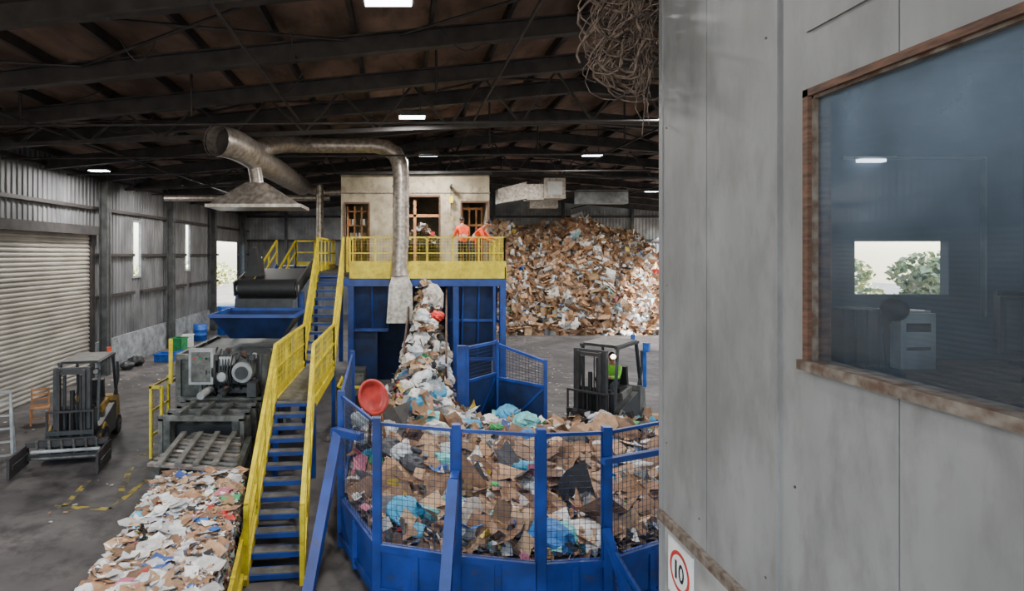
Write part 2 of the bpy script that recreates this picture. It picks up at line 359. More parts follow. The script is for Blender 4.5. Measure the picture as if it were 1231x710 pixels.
b.ell((0,-.26,1.18),(.25,.05,.30),'black'); b.ell((0,-.26,1.52),(.14,.04,.08),'black'); b.beam((-.26,-.1,.78),(-.26,.15,.78),.05,.03,'black'); b.beam((.26,-.1,.78),(.26,.15,.78),.05,.03,'black'); b.build('office_chair',.01,None,(2.95,2.25,2.95),.5)
b=MB(); b.box((0,0,0),(.16,.04,.018),'ledsmall'); b.box((0,.02,.02),(.34,.03,.02),'white'); b.build('wall_tube_lamp',0,None,(2.99,BY-.09,5.19))
l=bpy.data.lights.new('booth_fill_light','AREA'); l.size=.8; l.energy=7; l.color=(.85,.93,1); lo=bpy.data.objects.new('booth_fill_light',l); COL.objects.link(lo); lo.location=(3.6,1.6,5.85)  # unseen fill lamp, added so the booth interior shows through the glass
b=MB()
cy,cz,r=3.53,2.67,.125
def ring(r0,r1,x,k):
    vs=[];n=40
    for i in range(n):
        a=2*math.pi*i/n; vs+=[(x,cy+r0*math.cos(a),cz+r0*math.sin(a)),(x,cy+r1*math.cos(a),cz+r1*math.sin(a))]
    b.add(vs,[(2*i,2*i+1,(2*i+3)%(2*n),(2*i+2)%(2*n)) for i in range(n)],k)
b.bb(BX-.0,BX+.01,cy-.15,cy+.15,cz-.18,cz+.16,'white'); ring(0,.1,BX-.003,'white'); ring(.098,.122,BX-.003,'red')
b.bb(BX-.006,BX-.002,cy+.03,cy+.05,cz-.055,cz+.055,'black')
n=24;vs=[]
for i in range(n):
    a=2*math.pi*i/n; vs+=[(BX-.004,cy-.025+.034*math.cos(a),cz+.057*math.sin(a)),(BX-.004,cy-.025+.016*math.cos(a),cz+.036*math.sin(a))]
b.add(vs,[(2*i,2*i+1,(2*i+3)%(2*n),(2*i+2)%(2*n)) for i in range(n)],'black')
b.build('speed_limit_sign')
b=MB()
for i in range(120):
    c=Vector((random.gauss(1.55,.10),random.gauss(3.98,.06),random.uniform(5.85,6.5)))
    rr=random.uniform(.05,.17); ax=random.uniform(0,6.28); n=14; pts=[]; tl=random.uniform(-.6,.6); arc=random.uniform(2.5,6.5); w1=random.uniform(.02,.06)
    for j in range(n):
        a=ax+arc*j/(n-1); pts.append(c+Vector((rr*math.cos(a)+w1*math.sin(3*a),.06*math.sin(a*2+tl),rr*math.sin(a)*1.1+tl*.05*math.cos(a)+w1*math.cos(2*a))))
    b.tube(pts,random.choice([.003,.004,.006,.009]),'cable',5)
for i in range(30):
    x=random.uniform(1.58,1.69); z=random.uniform(5.9,6.3); l=random.uniform(.1,.65); pts=[Vector((x+random.gauss(0,.012),3.9+random.gauss(0,.02),z-l*j/6)) for j in range(7)]
    b.tube(pts,.003,'cable',4)
for i in range(6):
    k_=random.uniform(.8,1.1); pts=[Vector((1.66-.35*math.sin(math.pi*j/10)*k_,3.95,6.5-.06*j)) for j in range(11)]; b.tube(pts,.004,'cable',4)
b.tube([(1.6,4,7.9),(1.62,4,6.9),(1.58,3.98,6.4),(1.66,3.95,6.1)],[.03,.05,.07,.03],'cable',8)
b.build('hanging_cable_tangle')

# ---------------------------------------------------------------- debris
PAL={'card':[s(176,138,104),s(150,114,84),s(196,160,124),s(128,96,72),s(164,124,92)],
 'white':[s(226,224,220),s(206,206,208),s(236,232,224),s(190,188,184)],
 'dark':[s(58,56,58),s(84,80,78),s(40,38,40)],
 'col':[s(40,110,190),s(190,50,44),s(50,150,90),s(90,170,200),s(216,184,70),s(60,90,160),s(190,110,130),s(120,190,184)],
 'leaf':[s(206,210,150),s(170,176,110),s(224,220,170),s(140,150,90)]}
def colors(n,w,lo=.6,hi=1.1):
    keys=list(w); pr=np.array([w[k] for k in keys],float); pr/=pr.sum(); ks=rng.choice(len(keys),n,p=pr)
    out=np.zeros((n,3))
    for i,k in enumerate(ks):
        L_=PAL[keys[k]]; out[i]=L_[rng.integers(len(L_))]
    return out*rng.uniform(lo,hi,(n,1))
def nrmz(a): return a/np.maximum(np.linalg.norm(a,axis=1,keepdims=True),1e-9)
def pieces(pos,nr,sz,col,bend=.35,jit=.12):
    n=len(pos); nr=nrmz(nr); t=nrmz(np.cross(nr,rng.normal(size=(n,3)))); bt=np.cross(nr,t)
    V=np.zeros((n,9,3)); bd=rng.normal(0,bend,(n,1)); bd2=rng.normal(0,bend*.5,(n,1))
    for k,(u,v) in enumerate([(u,v) for v in(-1,0,1) for u in(-1,0,1)]):
        h=bd*u*u*sz[:,:1]+bd2*v*v*sz[:,1:]+rng.normal(0,jit,(n,1))*sz[:,:1]
        V[:,k]=pos+t*u*sz[:,:1]*(1+rng.normal(0,.14,(n,1)))+bt*v*sz[:,1:]*(1+rng.normal(0,.14,(n,1)))+nr*h
    F=np.array([(0,1,4,3),(1,2,5,4),(3,4,7,6),(4,5,8,7)])
    Fa=(np.arange(n)[:,None,None]*9+F[None]).reshape(-1,4)
    return V.reshape(-1,3),Fa,np.repeat(col,9,axis=0)
def cartons(pos,nr,sz,col):
    n=len(pos); nr=nrmz(nr); t=nrmz(np.cross(nr,rng.normal(size=(n,3)))); bt=np.cross(nr,t); V=np.zeros((n,12,3))
    sq=rng.normal(0,.25,(n,1)); C=np.repeat(col,12,axis=0).reshape(n,12,3)
    for k,(u,v,w) in enumerate([(-1,-1,-1),(1,-1,-1),(1,1,-1),(-1,1,-1),(-1,-1,1),(1,-1,1),(1,1,1),(-1,1,1)]):
        V[:,k]=pos+t*(u+sq*w)*sz[:,:1]+bt*v*sz[:,1:2]+nr*w*sz[:,2:3]+rng.normal(0,.02,(n,3))
    for k,(u,v,a) in enumerate([(-1,-1,-1),(-1,1,-1),(1,-1,1),(1,1,1)]):   # open flaps
        V[:,8+k]=pos+t*(u+a*.7+sq)*sz[:,:1]+bt*v*sz[:,1:2]+nr*1.3*sz[:,2:3]
    F=np.array([(0,1,2,3),(0,1,5,4),(1,2,6,5),(2,3,7,6),(3,0,4,7),(4,7,9,8),(5,6,11,10)])
    return V.reshape(-1,3),(np.arange(n)[:,None,None]*12+F[None]).reshape(-1,4),C.reshape(-1,3)
def bags(pos,rad,col,flat=.6,cr=.22,su=16,sv=11):
    Vs=[];Fs=[];Cs=[];off=0
    for i in range(len(pos)):
        th=np.linspace(0,np.pi,sv+1)[:,None];ph=np.linspace(0,2*np.pi,su,endpoint=False)[None]
        d=np.stack([np.sin(th)*np.cos(ph),np.sin(th)*np.sin(ph),np.cos(th)*np.ones_like(ph)],-1)
        k=rng.normal(0,3.2,(5,3)); p=rng.uniform(0,6.3,5); rr=np.ones(d.shape[:2])
        for q in range(5): rr+=cr*.6*(np.abs(np.sin(d@k[q]+p[q]))-.5)
        v=d*rr[...,None]*np.array([1,rng.uniform(.5,1),flat])*rad[i]
        a=rng.uniform(0,6.3); R=np.array([[np.cos(a),-np.sin(a),0],[np.sin(a),np.cos(a),0],[0,0,1]]); bt=rng.normal(0,.5); R2=np.array([[1,0,0],[0,np.cos(bt),-np.sin(bt)],[0,np.sin(bt),np.cos(bt)]])
        v=v.reshape(-1,3)@R.T@R2.T+pos[i]; Vs.append(v)
        Fs.append(np.array([(x*su+y_,(x+1)*su+y_,(x+1)*su+(y_+1)%su,x*su+(y_+1)%su) for x in range(sv) for y_ in range(su)])+off)
        Cs.append(np.tile(col[i],(len(v),1))*rng.uniform(.85,1.1,(len(v),1))); off+=len(v)
    return np.concatenate(Vs),np.concatenate(Fs),np.concatenate(Cs)
def mk(name,parts,m='trash'):
    off=0;V=[];F=[];C=[]
    for v,f,c in parts: V.append(v);F.append(f+off);C.append(c);off+=len(v)
    V=np.concatenate(V);F=np.concatenate(F);C=np.concatenate(C)
    me=bpy.data.meshes.new(name); me.from_pydata(V.tolist(),[],F.tolist())
    a=me.color_attributes.new('Col','FLOAT_COLOR','POINT'); a.data.foreach_set('color',np.hstack([C,np.ones((len(C),1))]).ravel())
    me.materials.append(M[m]); me.update()
    ob=bpy.data.objects.new(name,me); COL.objects.link(ob); return ob
def heap(x0,x1,y0,y1,nx,ny,h,mask=None):
    xs=np.linspace(x0,x1,nx);ys=np.linspace(y0,y1,ny);X,Y=np.meshgrid(xs,ys); Z=h(X,Y)
    V=np.stack([X,Y,Z],-1).reshape(-1,3)
    F=[]
    for j in range(ny-1):
        for i in range(nx-1):
            if mask is None or mask((xs[i]+xs[i+1])/2,(ys[j]+ys[j+1])/2): F.append((j*nx+i,j*nx+i+1,(j+1)*nx+i+1,(j+1)*nx+i))
    C=np.tile(np.array(s(84,66,54)),(len(V),1)); return V,np.array(F),C
def lump(X,Y,f=1.0): return np.sin(X*1.7*f+1)*np.cos(Y*1.3*f)+.6*np.sin(X*3.1*f+Y*2.3*f)+.4*np.cos(Y*4.1*f-X*2.9*f)
def hfar(X,Y):
    front=np.clip((Y-34.0-.7*np.sin(X*.9)-.4*np.sin(X*2.3+1))/6.2,0,1); left=np.clip((X-5.2)/1.5,0,1); right=np.clip((19.2-X)/2.6,0,1)
    top=6.35-.07*np.abs(X-10.5)+.25*np.sin(X*1.1)
    return top*np.power(front,.8)*left*right+.24*lump(X,Y,.8)*np.clip(front*4,0,1)*left*right-.02
def farpos(n,lift,tilt):
    px=rng.uniform(5.6,19.2,n);py=rng.uniform(33.0,41.5,n);pz=hfar(px,py); e=.15
    gx=(hfar(px+e,py)-hfar(px-e,py))/(2*e);gy=(hfar(px,py+e)-hfar(px,py-e))/(2*e)
    pos=np.stack([px,py,np.maximum(pz,.03)+rng.uniform(0,lift,n)],-1)
    nr=nrmz(np.stack([-gx,-gy,np.ones(n)],-1))+rng.normal(0,tilt,(n,3)); nr[pz<.05]=(0,0,1)
    return pos,nr
def farp(n,lo,hi,w,tilt,lift,asp):
    pos,nr=farpos(n,lift,tilt); sz=rng.uniform(lo,hi,(n,2)); sz[:,1]*=asp
    return pieces(pos,nr,sz,colors(n,w))
fp,fn=farpos(700,.2,.7)
fb,_=farpos(500,.15,.5)
BWa=np.array([s(214,214,212),s(196,198,200),s(226,222,214),s(120,120,124),s(150,180,200)])
mk('recycling_pile',[heap(5.2,19.4,33.0,43.5,75,50,hfar),farp(6500,.07,.2,{'card':.5,'white':.4,'dark':.08,'col':.05},.6,.15,.6),
  farp(4800,.18,.46,{'card':.7,'white':.3,'dark':.04,'col':.02},.75,.32,.45),
  cartons(fp,fn,rng.uniform(.12,.34,(700,3)),colors(700,{'card':.85,'white':.15})),
  bags(fb,rng.uniform(.15,.36,500),BWa[rng.integers(0,5,500)],su=9,sv=6)])
def casc(X,Y):
    xc=.30+.62*(Y-12.0)/6.2+.08*np.sin(Y*3.1)
    wd=.44+.06*np.sin(Y*4.7)+.10*np.clip((15-Y)/3,0,1)
    return np.exp(-np.abs((X-xc)/wd)**2.6)*(np.clip((Y-11.2)/6.8,0,1)**.95*2.55+.09*np.sin(Y*6.3+X*3))
def hpit(X,Y): 
    return .70+.035*(np.clip(Y,7.3,12.5)-7.3)+.14*np.exp(-((X-2.3)**2+(Y-9.2)**2)/1.3)+.38*np.exp(-((X-.1)**2+(Y-11.6)**2)/1.2)+.06*lump(X,Y,1.4)+casc(X,Y)
POLY=[(-.86,9.2),(-.26,7.78),(.72,7.48),(1.75,7.28),(2.6,7.38),(3.95,8.1),(5.3,8.9),(6.0,12.6),(2.1,12.9),(1.3,13.2),(1.5,18.4),(.35,18.4),(-.5,14),(-.95,12.5)]
def inp(x,y):
    c=False;n=len(POLY)
    for i in range(n):
        x1,y1=POLY[i];x2,y2=POLY[(i+1)%n]
        if (y1>y)!=(y2>y) and x<(x2-x1)*(y-y1)/(y2-y1)+x1: c=not c
    return c
def samp(n,marg,f=lambda x,y:True):
    P=[]
    while len(P)<n:
        x=rng.uniform(-1,6);y=rng.uniform(7.3,18.4)
        if f(x,y) and inp(x,y) and inp(x-marg,y-marg) and inp(x,y-marg*1.3) and inp(x-marg,y) and inp(x+marg,y): P.append((x,y))
    return np.array(P)
def pitpos(n,lift,tilt,marg,f=lambda x,y:True):
    P=samp(n,marg,f);X,Y=P.T; Z=hpit(X,Y); gx=(hpit(X+.1,Y)-hpit(X-.1,Y))/.2; gy=(hpit(X,Y+.1)-hpit(X,Y-.1))/.2
    nr=nrmz(np.stack([-gx,-gy,np.ones(n)],-1))+rng.normal(0,tilt,(n,3)); nr[:,1]-=.25
    return np.stack([X,Y,Z+rng.uniform(0,lift,n)],-1),nr
def pitpieces(n,lo,hi,w,lift,tilt,marg,f=lambda x,y:True,asp=1):
    p,nr=pitpos(n,lift,tilt,marg,f); sz=rng.uniform(lo,hi,(n,2)); sz[:,1]*=asp
    return pieces(p,nr,sz,colors(n,w))
def pitbags(n,lo,hi,cols,lift,marg,f=lambda x,y:True,flat=.6):
    P=samp(n,marg,f);X,Y=P.T;Z=hpit(X,Y)+rng.uniform(0,lift,n)
    c=np.array([cols[rng.integers(len(cols))] for _ in range(n)]); return bags(np.stack([X,Y,Z],-1),rng.uniform(lo,hi,n),c,flat)
BW=[s(206,208,210),s(224,220,214),s(172,176,180),s(192,196,198),s(60,60,64),s(150,140,130)]
BC=BW+[s(60,150,190),s(40,110,180),s(110,190,190),s(60,160,90),s(150,160,166)]
cp,cn=pitpos(46,.14,.8,.26,lambda x,y:y<12.4)
cq,cm=pitpos(16,.14,.8,.1,lambda x,y:y>12.8)
mk('waste_heap',[heap(-1,6.1,7.3,18.4,66,90,hpit,inp),
  pitpieces(3800,.03,.10,{'card':.4,'white':.28,'dark':.3,'col':.16},.14,.6,.06),
  pitpieces(900,.08,.22,{'card':.62,'white':.22,'dark':.16,'col':.1},.2,.5,.16,asp=.6),
  pitpieces(150,.2,.44,{'card':1,'dark':.08},.22,.35,.28,lambda x,y:y<11.6,.65),
  cartons(cp,cn,rng.uniform(.07,.2,(46,3)),colors(46,{'card':.9,'white':.1})),
  cartons(cq,cm,rng.uniform(.07,.16,(16,3)),colors(16,{'card':.9,'white':.1})),
  pitbags(150,.10,.30,BC,.18,.18,lambda x,y:y<12.8,.5),
  pitbags(80,.10,.30,BW,.2,.08,lambda x,y:y>12.0 and x<1.6,.7),
  pitpieces(800,.05,.2,{'card':.5,'white':.45,'dark':.16,'col':.1},.34,.8,.03,lambda x,y:y>12.2 and x<1.6,.7)])
mk('plastic_sack',[bags(np.array([[.98,16.9,3.25]]),np.array([.42]),np.array([s(190,182,172)]))])
mk('red_plastic_bag',[bags(np.array([[1.05,16.3,2.86]]),np.array([.22]),np.array([s(226,60,50)]))])
b=MB(); pr=[(.0,.0),(.2,.0),(.25,.03),(.27,.08),(.31,.09),(.31,.105),(.26,.10),(.24,.05),(.19,.02),(0,.02)]; sg=30; vs=[]
for r_,z_ in pr:
    for j in range(sg): a=2*math.pi*j/sg; vs.append((r_*math.cos(a),r_*math.sin(a),z_))
b.add(vs,[(i*sg+j,i*sg+(j+1)%sg,(i+1)*sg+(j+1)%sg,(i+1)*sg+j) for i in range(len(pr)-1) for j in range(sg)],'red',True)
ob=b.build('red_basin',0,None,(-.50,10.1,2.1)); ob.rotation_euler=(math.radians(68),math.radians(0),math.radians(38))
b=MB(); b.beam((-.55,10.5,.9),(-.5,10.25,2.0),.05,.05,'rustdk'); b.beam((-.2,10.6,.9),(-.4,10.35,2.2),.04,.04,'woodlt'); b.build('scrap_timber')
def bale_row():
    parts=[]; A=Vector((-3.14,9.25,0)); D=Vector((.52,-3.4,0)).normalized(); W=Vector((-D.y,D.x,0))
    L0=0
    for i in range(5):
        l=1.28+.06*(i%2); hw=.62; hh=1.12+random.uniform(-.03,.04)
        c0=A+D*L0; L0+=l+.04
        cs=[c0-W*hw,c0+W*hw,c0+D*l+W*hw,c0+D*l-W*hw]
        V=np.array([[*q.xy,.04] for q in cs]+[[*q.xy,hh-.03] for q in cs]); F=np.array([(3,2,1,0),(4,5,6,7),(0,1,5,4),(1,2,6,5),(2,3,7,6),(3,0,4,7)])
        parts.append((V,F,np.tile(np.array(s(120,96,78)),(8,1))))
        def face(n,o,eu,ev,nn,lo,hi,w,til=.28):
            u=rng.uniform(0,1,(n,1));v=rng.uniform(0,1,(n,1))
            p=np.array(o)+u*np.array(eu)+v*np.array(ev)+np.array(nn)*rng.uniform(-.01,.03,(n,1))
            q=np.tile(np.array(nn,float),(n,1))+rng.normal(0,til,(n,3)); szz=rng.uniform(lo,hi,(n,2))
            return pieces(p,q,szz,colors(n,w,.75,1.15),.18,.10)
        w={'card':.46,'white':.48,'dark':.04,'col':.08}
        o=c0-W*hw; parts.append(face(1300,(o.x,o.y,hh-.02),tuple(D*l),tuple(W*2*hw),(0,0,1),.012,.07,w,.3)); parts.append(face(110,(o.x,o.y,hh),tuple(D*l),tuple(W*2*hw),(0,0,1),.07,.14,w,.12))
        o=c0+W*hw; parts.append(face(900,(o.x,o.y,.06),tuple(D*l),(0,0,hh-.1),tuple(W),.012,.07,w,.5))
        o=c0-W*hw; parts.append(face(700,(o.x,o.y,.06),tuple(D*l),(0,0,hh-.1),tuple(-W),.012,.07,w,.5))
    return mk('cardboard_bale_row',parts)
bale_row()
P=[]
while len(P)<1100:
    x=random.uniform(-10.8,7);y=random.uniform(9,33)
    if (x<-3.9 and y<27 and (abs(x+7.4)>1.2)) and random.random()<.6: 
        if not(-5.7<x and 9<y<18): P.append((x,y))
    elif x>3.6 and y>13.5 : P.append((x,y))
P=np.array(P); n=len(P)
mk('floor_debris',[pieces(np.stack([P[:,0],P[:,1],np.full(n,.012)],-1),np.tile([0,0,1.],(n,1))+rng.normal(0,.05,(n,3)),rng.uniform(.01,.045,(n,2)),colors(n,{'white':.4,'card':.4,'dark':.5}),.1,.02)])
def foliage(name,xr,yr,zr,n):
    c=np.stack([rng.uniform(*xr,60),rng.uniform(*yr,60),rng.uniform(*zr,60)],-1); k=rng.integers(0,60,n); d=nrmz(rng.normal(size=(n,3)))
    p=c[k]+d*rng.uniform(.3,1,(n,1))**.4*np.array([1.2,1.8,1.3]); p[:,2]=np.maximum(p[:,2],-.15)
    mk(name,[pieces(p,rng.normal(size=(n,3)),rng.uniform(.08,.26,(n,2)),colors(n,{'leaf':1},.5,1.1),.4,.2)],'leaf')
foliage('hedge_outdoor',(32,36),(10,58),(.5,3.6),14000)
foliage('shrub_row_outdoor',(-32,-27),(30,95),(.3,2.4),6000)

# ---------------------------------------------------------------- pit enclosure
b=MB()
ring_=[(-1.05,13.0),(-.92,9.2),(-.3,7.7),(.72,7.4),(1.75,7.2),(2.6,7.3),(4.0,8.0),(5.45,8.8),(6.15,12.7)]
ZT=2.36; ZP=.74
for (x,y) in ring_: b.bb(x-.055,x+.055,y-.055,y+.055,0,ZT+.08,'blue')
for i in range(len(ring_)-1):
    p=Vector((*ring_[i],0));q=Vector((*ring_[i+1],0)); d=(q-p).normalized(); a=p+d*.06; c=q-d*.06
    U=lambda v,z: (v.x,v.y,z)
    b.beam(U(a,ZT),U(c,ZT),.04,.04,'blue'); b.beam(U(a,ZP),U(c,ZP),.09,.09,'blue'); 
    b.beam(U(a,ZP/2),U(c,ZP/2),.03,ZP-.04,'blue'); b.beam(U(a,.18),U(c,.18),.12,.08,'blue')
    b.beam(U(a,ZP+.03),U(a,ZT),.03,.03,'blue'); b.beam(U(c,ZP+.03),U(c,ZT),.03,.03,'blue')
    b.mesh(U(a,ZP+.05),U(c,ZP+.05),U(a,ZT),U(c,ZT),.072,.0032,'bluedk')
    m=(a+c)/2; nrm=Vector((d.y,-d.x,0)); b.beam(U(m+nrm*.03,.05),U(m+nrm*.03,ZP),.08,.05,'blue')
b.beam((-.92,8.75,1.9),(-1.2,7.2,.0),.14,.14,'blue'); b.beam((-1.0,8.8,1.93),(-.55,8.5,1.93),.12,.1,'blue')
b.beam((.66,7.1,1.85),(.42,6.2,.0),.13,.13,'blue'); b.beam((.66,7.1,1.82),(.72,7.4,1.82),.1,.1,'blue')
b.beam((2.5,7.15,2.05),(3.9,7.75,2.05),.07,.07,'blue'); b.beam((2.55,7.2,1.2),(2.75,6.2,0.0),.09,.09,'blue')
b.beam((2.6,7.0,1.0),(2.9,6.0,.4),.05,.05,'blue'); b.mesh((2.6,7.0,.1),(2.95,5.9,.1),(2.6,7.0,1.05),(2.95,5.9,.4),.07,.0035,'bluedk'); b.bb(2.9,3.0,5.85,5.95,0,.45,'blue')
b.build('waste_pit_enclosure')
b=MB()
b.bb(1.3,1.48,12.95,13.1,0,2.55,'blue')
def gate(p,q,z0,zm,z1,z1b=None):
    z1b=z1b or z1
    p=Vector((*p,0));q=Vector((*q,0));U=lambda v,z:(v.x,v.y,z)
    b.beam(U(p,z0),U(q,z0),.07,.06,'blue'); b.beam(U(p,zm),U(q,zm),.07,.06,'blue'); b.beam(U(p,z1),U(q,z1b),.07,.06,'blue')
    b.beam(U(p,z0-.1),U(p,z1+.05),.07,.07,'blue'); b.beam(U(q,z0-.1),U(q,z1b+.05),.07,.07,'blue')
    b.beam(U(p,(z0+zm)/2),U(q,(z0+zm)/2),.03,zm-z0,'bluedk'); b.mesh(U(p,zm),U(q,zm),U(p,z1),U(q,z1b),.08,.005,'bluedk')
    b.beam(U(p,z0),U(q,zm),.05,.04,'blue')
gate((1.52,13.0),(2.32,13.9),.35,1.75,2.5); gate((2.34,13.85),(3.25,12.95),.3,1.65,2.45,2.2)
b.build('steel_gate')

# ---------------------------------------------------------------- platform
DZ=4.03
b=MB()
b.bb(-2.6,3.29,18,26,DZ-.06,DZ,'dkgrey')
b.bb(-1.54,3.29,17.94,18.0,3.84,4.38,'yellow'); b.bb(3.25,3.31,17.94,24,3.84,4.2,'yellow')
b.bb(-2.6,3.3,17.98,18.1,3.6,3.84,'blue'); b.bb(3.18,3.3,18,26,3.6,3.84,'blue'); b.bb(-2.6,-2.48,18,26,3.6,3.84,'blue')
for (x,y) in ((3.2,18.05),(3.2,21.5),(3.2,25),(-1.5,18.1),(1.75,18.1),(-1.5,22),(-2.5,25)): b.bb(x-.09,x+.09,y-.09,y+.09,0,3.62,'blue')
b.bb(2.9,2.98,18,18.1,0,3.6,'blue')
for z in (1.2,2.4): b.beam((3.2,18.05,z),(3.2,25,z+.4),.08,.08,'blue')
def plate(x0,x1,ztop,zbot,y0,y1,inset=0):
    b.hexa([(x0+inset,y1,zbot),(x1,y1,zbot),(x1,y1+.03,zbot),(x0+inset,y1+.03,zbot),(x0,y0,ztop),(x1,y0,ztop),(x1,y0+.03,ztop),(x0,y0+.03,ztop)],'bluedk')
plate(-1.42,-.35,3.6,2.2,18.2,18.5); plate(1.55,3.08,3.6,1.25,18.3,18.7); plate(-1.42,3.1,3.6,.3,19.6,19.9)
for x in (1.55,2.0,2.5,3.05): b.beam((x,18.26,3.6),(x,18.65,1.25),.05,.08,'blue')
for x in (-1.42,-.85,-.35): b.beam((x,18.16,3.6),(x,18.46,2.2),.05,.08,'blue')
b.beam((1.55,18.45,2.5),(3.08,18.45,2.5),.06,.08,'blue'); b.beam((1.55,18.6,1.25),(3.08,18.6,1.25),.1,.1,'blue'); b.beam((-1.42,18.42,2.2),(-.35,18.42,2.2),.1,.1,'blue')
b.bb(-1.5,-.7,18.6,19.5,0,2.1,'bluedk'); b.bb(1.6,3.0,18.9,19.6,0,1.4,'bluedk')
b.build('sorting_platform')
b=MB()
for sg in (0,1):
    xo=(.38,1.5)[sg]; b.hexa([(xo-.35,14.6,.9),(xo-.3,14.6,.9),(xo,18.2,1.2),(xo-.05,18.2,1.2),(xo-.35,14.6,1.7+.3*sg),(xo-.3,14.6,1.7+.3*sg),(xo,18.2,3.55),(xo-.05,18.2,3.55)],'rustdk')
b.build('discharge_chute')
def rail(b,pts,h=1.08,post=1.0,kick=True,mesh=False,k='yellow',pw=.05):
    pts=[Vector(p) for p in pts]
    for i in range(len(pts)-1):
        p,q=pts[i],pts[i+1]; up=Vector((0,0,h)); L_=(q-p).length; n=max(1,round(L_/post))
        b.beam(p+up,q+up,pw,pw,k); b.beam(p+up*.55,q+up*.55,pw*.7,pw*.8,k)
        if kick: b.beam(p+up*.1,q+up*.1,.015,.16,k)
        for j in range(n+1):
            a=p.lerp(q,j/n); b.beam(a,a+up,pw,pw,k)
        if mesh: b.mesh(p+up*.12,q+up*.12,p+up,q+up,.09,.004,k)
b=MB()
rail(b,[(-1.54,18.03,DZ),(3.26,18.03,DZ)],1.08,.8,False,True); rail(b,[(3.26,18.03,DZ),(3.26,24,DZ)],1.08,1.0,False,True)
rail(b,[(-1.62,18.1,DZ),(-1.62,20.3,DZ)],1.08,1.0,True); rail(b,[(-2.55,18.1,DZ),(-2.55,23,DZ)],1.08,1.0,True)
b.build('platform_railing')

LZ=1.62
B0=Vector((-1.74,8.1,0)); B1=Vector((-2.16,12.0,LZ)); B2=Vector((-2.13,15.4,LZ)); B3=Vector((-2.12,18.0,DZ)); HW=.39
b=MB()
def flight(p,q,n):
    d=(q-p); dh=Vector((d.x,d.y,0)).normalized(); sd=Vector((dh.y,-dh.x,0))
    for sg in(-1,1): 
        o=sd*sg*HW; b.beam(p+o,q+o,.05,.26,'yellow')
    ang=math.atan2(dh.y,dh.x)-math.pi/2
    for i in range(n):
        c=p.lerp(q,(i+.6)/n); b.box(c,(2*HW-.06,.24,.035),'blue',(0,0,ang))
        b.box(c-Vector((0,.11,.02)),(2*HW-.06,.02,.06),'blue',(0,0,ang))
        b.box(c+Vector((0,0,.02)),(2*HW-.1,.18,.006),'fgrey',(0,0,ang))
    return sd
flight(B0,B1,12); flight(B2,B3,11)
b.beam(B1-Vector((0,0,.04)),B2-Vector((0,0,.04)),2*HW,.06,'fgrey')
for sg in(-1,1):
    o=Vector((sg*HW,0,0)); b.beam(B1+o-Vector((0,0,.1)),B2+o-Vector((0,0,.1)),.06,.22,'yellow')
    for q in (B1,B2): b.bb(q.x+sg*HW-.05,q.x+sg*HW+.05,q.y-.05,q.y+.05,0,LZ-.1,'blue')
    rail(b,[B0+o,B1+o],1.1,1.1,False,False,pw=.065); rail(b,[B1+o,B2+o],1.1,1.1,True,sg<0,pw=.06); rail(b,[B2+o,B3+o],1.08,1.2,False,False,pw=.06)
    for (p,q) in((B1,B2),(B2,B3)):
        up=Vector((0,0,1)); b.mesh(p+o+up*.14,q+o+up*.14,p+o+up*1.08,q+o+up*1.08,.13,.006,'yellow')
    up=Vector((0,0,1)); 
    for f_ in (.3,.8): b.beam(B0+o+up*1.1*f_,B1+o+up*1.1*f_,.03,.04,'yellow')
b.build('main_staircase')

b=MB()
p=Vector((-5.0,21.2,2.6));q=Vector((-4.5,23.2,DZ+.1))
for sg in(-1,1):
    o=Vector((sg*.38,0,0)); b.beam(p+o,q+o,.05,.2,'blue'); rail(b,[p+o,q+o],1.0,1.0,False,pw=.07)
for i in range(9): c=p.lerp(q,(i+.5)/9); b.box(c,(.7,.24,.03),'blue')
b.bb(-5.0,-2.62,23.2,25,DZ,DZ+.08,'dkgrey'); rail(b,[(-4.1,23.2,DZ+.08),(-2.65,23.2,DZ+.08)],1.0,.8,pw=.07); 
b.bb(-5.5,-4.5,20.4,21.2,2.52,2.6,'dkgrey')
for x,y in((-5.3,21.1),(-4.6,21.1),(-4.9,24.9),(-4.0,23.3)): b.bb(x-.06,x+.06,y-.06,y+.06,0,DZ if y>22 else 2.55,'blue')
b.build('access_stair')

b=MB(); CY=20.5; CT=7.38; th=.1
segs=[(-2.05,-1.9),(-1.08,.2),(1.4,2.2),(3.1,3.17)]
for x0,x1 in segs: b.bb(x0,x1,CY,CY+th,DZ,CT,'cream')
for x0,x1,zt in((-1.9,-1.08,6.36),(.2,1.4,6.6),(2.2,3.1,6.4)): b.bb(x0,x1,CY,CY+th,zt,CT,'cream'); b.bb(x0-.04,x1+.04,CY-.03,CY,zt,zt+.06,'wood'); b.bb(x0-.05,x0,CY-.03,CY,DZ,zt,'wood'); b.bb(x1,x1+.05,CY-.03,CY,DZ,zt,'wood')
b.bb(-2.05,-1.95,CY+th,25.5,DZ,CT,'cream'); b.bb(3.07,3.17,CY+th,25.5,DZ,CT,'cream'); b.bb(-2.05,3.17,25.4,25.5,DZ,CT,'cream'); b.bb(-2.12,3.24,CY-.08,25.6,CT,CT+.08,'dkgrey')
b.bb(-2.08,3.2,CY-.02,CY,6.72,6.76,'rust')
for z in (4.6,5.1,5.6,6.1): b.bb(-1.9,-1.1,20.9,21.3,z,z+.04,'woodlt')
for x in (-1.85,-1.6,-1.35,-1.12): b.bb(x-.03,x+.03,20.9,20.96,DZ,6.3,'woodlt')
for i in range(14): b.box((random.uniform(-1.8,-1.2),21.1,random.choice([4.6,5.1,5.6])+.15),(.16,.2,.22),random.choice(['wood','woodlt','white','cream']))
for x in (2.3,2.55,2.8,3.0): b.bb(x-.03,x+.03,21.2,21.26,DZ,6.3,'woodlt')
